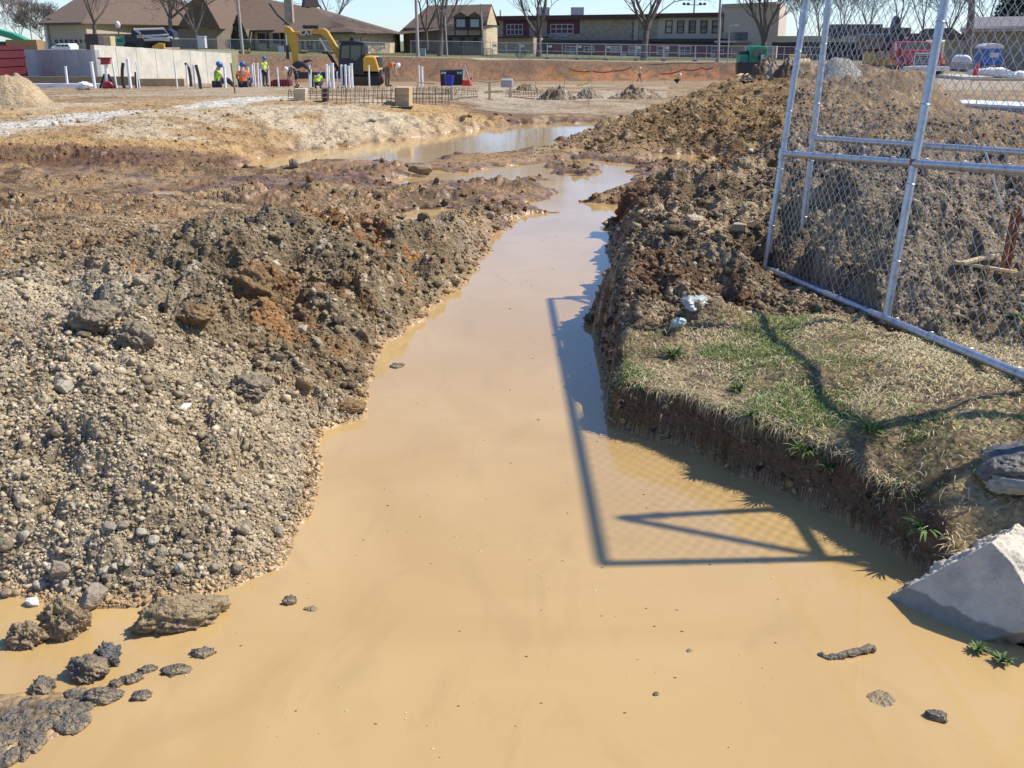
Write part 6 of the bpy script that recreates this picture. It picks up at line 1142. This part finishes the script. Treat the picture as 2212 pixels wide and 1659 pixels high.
# footings at the right
def footing(label, pts, Y0, Y1, ztop, h_, m=None):
    f = Fac(pts[0], Y0, pts[1], Y1, 230); t = thing('concrete_footing', label, 'footing', (0, 0, 0)); q = [tuple(f.A), tuple(f.B), back(f.B, 2.0, f), back(f.A, 1.6, f)]
    block(t, 'side', M_wall2, q, ztop - h_, ztop); block(t, 'top_cover', m or mat('pale_blue_cover', (.52, .60, .70), .6, noise=.08), q, ztop + .003, ztop + .06)
footing('grey concrete footing with a pale blue top behind the mesh, the farther one', (1985, 2330), 37, 33, .12, .9); footing('grey concrete footing with a white top behind the mesh, the nearer one', (2015, 2380), 28, 24.5, .38, .7, M_pvc)
# --- dirt mounds
def mound(name, label, u0, u1, vt, vb, col, seed, col2=None, deep=.8, lump=.25, kind_cat='dirt pile', z=None):
    a = place((u0 + u1) / 2, vb); w = pxm(a.y, u1 - u0); h_ = (Vector(P((u0 + u1) / 2, vt, a.y + w * deep * .4)) - a).z; n, mm = 90, 46
    th, rr = np.meshgrid(np.linspace(0, 2 * math.pi, n, endpoint=False), np.linspace(0, 1, mm)); x = np.cos(th) * rr * w / 2; y = np.sin(th) * rr * w * deep / 2 + w * deep * .45
    sc_ = 3.2 / max(h_, .4); nz = fbm((x + seed) * sc_, y * sc_, 4, seed); F1, rid = worley((x + seed) * sc_ * 1.3, y * sc_ * 1.3, seed); prf = np.clip(1 - rr, 0, 1) ** .85 * (1 + .5 * (fbm(np.cos(th) * 1.5 + 3, np.sin(th) * 1.5 + seed, 2, 9) - .5)); prf = np.clip(1.15 - 1.25 * rr, 0, 1); prf = prf * prf * (3 - 2 * prf) * (.9 + min(.6, lump * 3) * (fbm(x * 6 / w + seed, y * 6 / w, 3, seed + 9) - .5))
    z_ = h_ * 1.06 * prf + h_ * lump * ((nz - .5) * 1.4 + np.sqrt(np.maximum(0, .3 - F1 ** 2)) * .8 * (rid > .3)) * np.clip((1 - rr) * 5, 0, 1) - .08
    i = np.arange(n * mm).reshape(mm, n); Q = np.stack([i[:-1], np.roll(i, -1, 1)[:-1], np.roll(i, -1, 1)[1:], i[1:]], -1).reshape(-1, 4); c = np.array(col)[None] * (1 + .5 * (fbm(x.ravel() * sc_ * .7, y.ravel() * sc_ * .7, 3, seed + 2) - .5))[:, None]
    if col2: w_ = sm(.5, .6, fbm(x.ravel() * sc_ * .5, y.ravel() * sc_ * .5, 3, seed + 5))[:, None]; c = c * (1 - w_) + np.array(col2) * w_
    o = npmesh(name, np.stack([x.ravel(), y.ravel(), z_.ravel()], 1), quads=Q, mat=MG, cols=c.astype(np.float32), attrs={'wet': np.zeros(n * mm)}); o.location = a; return tag(o, label, kind_cat)
mound('dirt_pile', 'tan stony dirt pile at the left edge in front of the grey wall', -150, 110, 158, 238, (.42, .31, .18), 3, (.33, .22, .12), deep=.9, lump=.1)
mound('gravel_pile', 'smooth grey gravel heap behind the left part of the chain link', 1745, 1915, 116, 175, (.36, .32, .25), 5, deep=.8, lump=.05, kind_cat='gravel pile')
for i, q in enumerate([(1150, 1262, 184, 217), (1225, 1320, 188, 214), (1330, 1400, 182, 210), (1305, 1460, 186, 214), (1100, 1180, 178, 196), (1665, 1760, 124, 166), (1600, 1735, 128, 170), (940, 1010, 186, 206)]):
    mound('dirt_pile', ['dark rubble heap between two wooden stakes, right of the rebar cages', 'grey brown rubble heap left of the tallest wooden stake', 'dark clods heap in front of the walking lime worker', 'long low heap of brown clods left of the big ochre ridge', 'low brown heap behind the yellow batter boards', 'small dark heap left of the yellow roller', 'dark brown heap between the green loader and the roller', 'low tan heap in front of the black metal crate'][i], *q, [(.22, .16, .10), (.28, .23, .16), (.2, .145, .09), (.24, .17, .10), (.27, .19, .1), (.15, .1, .06), (.16, .11, .065), (.4, .3, .19)][i], 20 + i, (.36, .29, .2), deep=.7, lump=.35)
# --- stakes and tape
M_stake = mat('pine_stake', (.62, .46, .27), .8, noise=.12)
ST = [(1148, 575, 1148, 740, 12, 'tall pale stake right of the batter boards'), (1360, 585, 1378, 725, 12, 'leaning stake standing in front of the far red bank'), (1223, 650, 1218, 715, 10, 'short stake left of the leaning one near the yellow tape'), (1257, 630, 1275, 805, 10, 'slightly leaning stake in front of the rubble heap'), (1520, 675, 1500, 870, 14, 'thick stake leaning left beside the dark rubble heap'), (1753, 570, 1753, 855, 12, 'tallest stake of all, in front of the grey rubble'), (1725, 780, 1725, 925, 9, 'nearest small stake on bare dirt below the tallest stake'), (1942, 615, 1940, 725, 12, 'stake under the red tape left of the walking worker'), (2097, 575, 2103, 720, 12, 'pale stake directly left of the walking lime worker'), (717, 600, 717, 735, 9, 'left one of two thin stakes right of the black crate'), (745, 630, 742, 735, 9, 'right one of two thin stakes right of the black crate'), (1177, 655, 1176, 722, 8, 'thin short stake beside the tall pale stake'),
      (2256, 613, 2254, 710, 10, 'stake right of the walking lime worker'), (2338, 605, 2395, 735, 12, 'strongly leaning stake left of the crouched far worker'), (2536, 590, 2542, 708, 12, 'straight stake just right of the crouched far worker'), (2680, 600, 2678, 655, 10, 'last stake at the right end before the loader'), (-1585 + 800, 520, -1585 + 800, 610, 9, 'thin stake in front of the bank left of the grey jacket worker')]
for x0, y0, x1, y1, w, l in ST:
    a = place(*Z3((x1, y1))); tp = Vector(P(*Z3((x0, y0)), a.y)); d = tp - a; o = MB().box((0, 0, d.length / 2 - .1), (pxm(a.y, w / 4), .025, d.length + .2)).build('wooden_stake', M_stake, bevel=.003, seg=1); o.location = a; o.rotation_euler = d.to_track_quat('Z', 'Y').to_euler(); tag(o, l, 'stake', 'wooden survey stakes across the site')
a = place(*Z2((264, 808))); tp = Vector(P(*Z2((226, 545)), a.y)); stick('wooden_stake', 'dark leaning stake in front of the orange shirted worker', 'stake', [a, tp], .035, mat('grey_stake', (.25, .2, .15), .9), 6)
def tape(label, pts, m, Y, sag=.0, w=.08):
    q = [Vector(P(*Z3(p), Y)) for p in pts]; V = []; 
    for i in range(len(q) - 1):
        for k in range(8): V.append(q[i].lerp(q[i + 1], k / 8) - Vector((0, 0, 4 * sag * (k / 8) * (1 - k / 8))))
    V.append(q[-1]); n = len(V); b = MB().add([p + Vector((0, .012 * math.sin(i), -w / 2)) for i, p in enumerate(V)] + [p + Vector((0, .012 * math.cos(i), w / 2)) for i, p in enumerate(V)], [(i, i + 1, n + i + 1, n + i) for i in range(n - 1)]); o = b.build('barrier_tape', m); s = o.modifiers.new('s', 'SOLIDIFY'); s.thickness = .004; tag(o, label, 'tape')
M_ty = mat('yellow_tape', (.75, .55, .05), .5); M_tr = mat('red_tape', (.55, .07, .03), .5)
tape('yellow tape stretched between stakes in front of the far bank', [(1360, 640), (1470, 650), (1600, 632), (1753, 622)], M_ty, 90, .1, .13); tape('yellow tape lying across the rubble heap', [(1560, 745), (1640, 735), (1740, 702)], M_ty, 60, .05); tape('red tape running along the foot of the red bank to the walking worker', [(1560, 600), (1753, 614), (1942, 612), (2097, 578)], M_tr, 112, .15, .14); tape('red tape strung between the last stakes near the loader', [(2338, 635), (2536, 600), (2700, 585), (2800, 580)], M_tr, 108, .2, .14)
# batter boards
YB, YB2 = place(*Z3((600, 862))).y, place(*Z3((868, 862))).y
for l, p, q, in (('post', (868, 705), (868, 860)), ('post', (1045, 710), (1045, 845)), ('post', (540, 750), (540, 870))):
    a = place(*Z3(q)); tp = Vector(P(*Z3(p), a.y)); d = tp - a; o = MB().box((0, 0, d.length / 2 - .05), (.085, .05, d.length + .1)).build('form_post', M_stake); o.location = a; tag(o, 'pale form post %s' % {868: 'left one of two at the yellow batter board', 1045: 'right one of two at the yellow batter board', 540: 'at the right end of the main rebar cage'}[q[0]], 'post')
for i, (p, q, Y) in enumerate([((760, 700), (862, 712), YB2), ((862, 712), (1005, 693), YB2), ((820, 800), (985, 785), YB2), ((1050, 792), (1135, 788), YB2), ((545, 860), (640, 842), YB), ((640, 845), (770, 832), YB), ((1070, 835), (1260, 855), YB), ((180, 805), (400, 812), YB), ((400, 808), (540, 800), YB), ((330, 868), (540, 858), YB - .3), ((20, 676), (240, 680), 55), ((240, 712), (400, 724), 52), ((390, 583), (455, 583), 80), ((345, 640), (395, 560), 80)]):
    plank('board', ['yellow batter board arm pointing left from its post', 'yellow batter board arm rising to the grey bucket', 'thin rail in front of the small rebar cage', 'short rail right of the second form post', 'yellow board on dirt right of the main rebar cage, left piece', 'yellow board on dirt right of the main rebar cage, right piece', 'orange board lying at the foot of the small trench', 'thin rail across the main rebar cage, left half', 'thin rail across the main rebar cage, right half', 'board on the ground under the main rebar cage', 'pale board held by the bending orange worker', 'brown board on gravel left of the black crate', 'small board on the bank above the crate', 'stick propped on the bank above the crate'][i], 'board', P(*Z3(p), Y), P(*Z3(q), Y), .09, .05)
tag(MB().box(P(*Z3((1018, 718)), YB2 + 1), (.42, .3, .28), ty=.8).build('grey_bucket', M_wall2, bevel=.05), 'grey tub at the end of the yellow batter board', 'tub')
# forms & rebar
YF = lambda zx, zy: place(*Z2((zx, zy))).y
def formbox(label, p, q, Y, m, dep=.4):
    (x0, y0), (x1, y1) = p, q; t = thing('form_box', label, 'formwork', P(*Z2(((x0 + x1) / 2, y1)), Y)); prof('panel', m, t, [(x0, y1), (x0, y0), (x1, y0), (x1, y1)], Y, 0, dep, conv=Z2, bevel=.005)
    for yy in (y0 + (y1 - y0) * .3, y0 + (y1 - y0) * .62): prof('cleat', M_stake, t, [(x0, yy + 6), (x0, yy), (x1, yy), (x1, yy + 6)], Y, -.03, 0, conv=Z2, bevel=0)
    return t
formbox('tall tan plywood column form in the middle of the rebar cages', (1640, 757), (1765, 925), YF(1700, 925), M_ply, .9); formbox('pale plywood form at the left end of the rebar cages', (770, 768), (868, 872), YF(810, 872), mat('pale_plywood', (.55, .45, .30), .8, noise=.1)); formbox('narrow dark form between the left cage and the main cage', (1015, 765), (1056, 882), YF(1035, 882), M_trim, .3)
t = thing('footing_base', 'dark sheet under the tall tan column form', 'sheet', P(*Z2((1640, 940)), YF(1700, 940))); prof('sheet', M_trim, t, [(1500, 945), (1520, 926), (1790, 924), (1780, 945)], YF(1700, 940), 0, .5, conv=Z2, bevel=0)
def cage(label, x0, x1, yt, yb, Y, n, seed):
    r = random.Random(seed); t = thing('rebar_cage', label, 'rebar cage', P(*Z2(((x0 + x1) / 2, yb)), Y)); g = Vector(t.location); pw = pxm(Y, (x1 - x0) / 4) / n
    for i in range(n + 1):
        x = x0 + (x1 - x0) * i / n; a = Vector(P(*Z2((x, yb + r.uniform(-10, 12))), Y)) - g; tp = Vector(P(*Z2((x + r.uniform(-4, 4), yt + r.uniform(-4, 14))), Y)) - g; dy = (i % 3) * .25; a.y += dy; tp.y += dy
        MB().tube([a, tp] + ([tp + Vector((pw * .25, 0, .05)), tp + Vector((pw * .6, 0, .04)), tp + Vector((pw * .7, 0, -.12))] if i % 2 == 0 else []), .008, 5).build('hooked_bar', M_steel, t)
    for k in range(4):
        f_ = .15 + k * .23; MB().tube([Vector(P(*Z2((x0, yt + (yb - yt) * f_)), Y)) - g + Vector((0, -.02, 0)), Vector(P(*Z2((x1, yt + (yb - yt) * f_ + r.uniform(-5, 5))), Y)) - g + Vector((0, .3, 0))], .008, 5).build('long_bar', M_steel, t)
cage('small rebar cage of hooked bars left of the narrow dark form', 720, 1012, 780, 865, YF(860, 865), 9, 1); cage('long rusty rebar cage between the dark form and the tall column form', 1062, 1638, 765, 915, YF(1350, 915), 22, 2); cage('dense rebar cage right of the tall column form', 1775, 2110, 762, 905, YF(1950, 905), 18, 3); cage('sparse rebar bars behind the yellow batter boards', 2160, 2350, 770, 850, YF(2250, 850), 7, 4); cage('rebar bars at the far right trench under the second form post', 2600, 2900, 770, 850, YF(2750, 850), 12, 5)
# crate, bucket, can, misc
Yc = 50; a = Vector(P(*Z3((540, 742)), Yc)); t = thing('metal_crate', 'black slatted metal crate with pale corner fittings on the gravel', 'crate', a); prof('side_panel', mat('crate_black', (.03, .033, .045), .5), t, [(445, 742), (440, 608), (632, 602), (638, 738)], Yc, 0, 1.2, conv=Z3, bevel=.01)
b = MB()
for i in range(7): b.tube([Vector(P(*Z3((446, 628 + i * 16)), Yc)) - a + Vector((0, -.02, 0)), Vector(P(*Z3((634, 624 + i * 16)), Yc)) - a + Vector((0, -.02, 0))], .02, 5)
for i in range(9): b.tube([Vector(P(*Z3((450 + i * 22, 610)), Yc)) - a + Vector((0, -.03, 0)), Vector(P(*Z3((450 + i * 22, 738)), Yc)) - a + Vector((0, -.03, 0))], .015, 5)
b.build('slats', M_black, t)
for x in (462, 480, 600, 614): MB().box(Vector(P(*Z3((x, 630)), Yc)) - a + Vector((0, -.06, 0)), (.12, .05, .1)).build('corner_fitting', M_wframe, t)
a = Vector(P(*Z3((520, 742)), 48)); t = thing('blue_bucket', 'blue bucket standing before the black metal crate', 'bucket', a); MB().tube([(0, 0, 0), (0, 0, .46)], [.17, .23], 16).build('shell', mat('bucket_blue', (.015, .02, .28), .35), t, True); MB().tube([(.23 * math.cos(g_), -.05, .44 - .1 * math.sin(g_)) for g_ in np.linspace(0, math.pi, 9)], .008, 5).build('handle', M_chr, t)
a = Vector(P(*Z3((673, 742)), 50)); t = thing('fuel_can', 'red fuel can right of the black metal crate', 'fuel can', a); MB().box((0, 0, .14), (.55, .3, .28), tx=.7).build('can_body', mat('can_red', (.6, .04, .02), .4), t, bevel=.04); MB().tube([(.15, 0, .28), (.25, 0, .38)], .03, 8).build('spout', M_black, t)
stick('leaning_strip', 'reddish strip leaning diagonally over the right side of the crate', 'strip', [P(*Z3((708, 738)), 49), P(*Z3((650, 560)), 49)], .03, mat('pinkish_wood', (.55, .33, .22), .8), 6); stick('leaning_strip', 'white strip standing at the right side of the crate', 'strip', [P(*Z3((640, 690)), 49), P(*Z3((650, 590)), 49)], .03, M_pvc, 6)
t = thing('formwork_stack', 'low red steel form lying behind the white pipes below the excavator arm', 'formwork', P(*Z2((650, 745)), 57)); prof('panel_face', M_red, t, [(565, 745), (570, 700), (600, 688), (725, 690), (738, 745)], 57, 0, .8, conv=Z2)
for i in range(6): prof('rib', M_redm, t, [(585 + i * 25, 742), (585 + i * 25, 698), (590 + i * 25, 698), (590 + i * 25, 742)], 57, -.06, 0, conv=Z2, bevel=0)
tag(MB().box(Vector(P(*Z1((380, 702)), 62)), (11.5 * .95, .3, .55)).build('timber_beam', mat('brown_beam', (.26, .19, .11), .85, noise=.15)), 'long brown timber beam at the foot of the grey wall', 'beam')
tag(MB().box(Vector(P(*Z1((430, 745)), 55)), (6.6, .35, .28)).box(Vector(P(*Z1((430, 738)), 55.3)), (6.4, .3, .08)).build('white_channel', M_pvc, bevel=.02), 'long white plastic channel on the gravel under the brown beam', 'channel')
tag(MB().box(Vector(P(*Z1((1405, 722)), 58)), (2.6, .5, .55)).build('lumber_bundle', M_ply, bevel=.02), 'tan plywood box on the gravel in front of the pale wall', 'lumber')
tag(MB().box(Vector(P(*Z2((1000, 650)), 66)), (3.0, .2, .4), rx=.1).build('dark_form', M_trim), 'dark leaning form panel behind the white pipes under the boom', 'formwork')
for i, (zx, zy, n_, l) in enumerate([(350, 455, 6, 'dark brush heap at the top of the bank left of the excavator arm'), (1060, 458, 6, 'dark brush heap at the top of the bank under the boom'), (840, 455, 5, 'dark soil heap on the bank just behind the stick')]): cloth_heap('brush_heap', l, 'brush heap', *Z2((zx, zy + 8)), 28, 9, M_clod, 530 + i, .6)
a = place(*Z4((1290, 645))); 
for i in range(2): plank('board', ['left', 'right'][i] + ' one of two pale boards on the ground before the green loader', 'board', P(*Z4((1250 + i * 60, 655)), 92), P(*Z4((1280 + i * 60, 635)), 97), .35, .06)
plank('pipe_on_mud', 'thin dark rod lying across the mud flat at left', 'rod', gz_(530, 482, .02), gz_(640, 490, .02), .03, .03, M_trim)
rock('stone', 'pale elongated stone at the foot of the cut bank by the far pond', 'stone', 806, 262, 20, 10, M_lime, 601, None, ang=1, rough=.04)
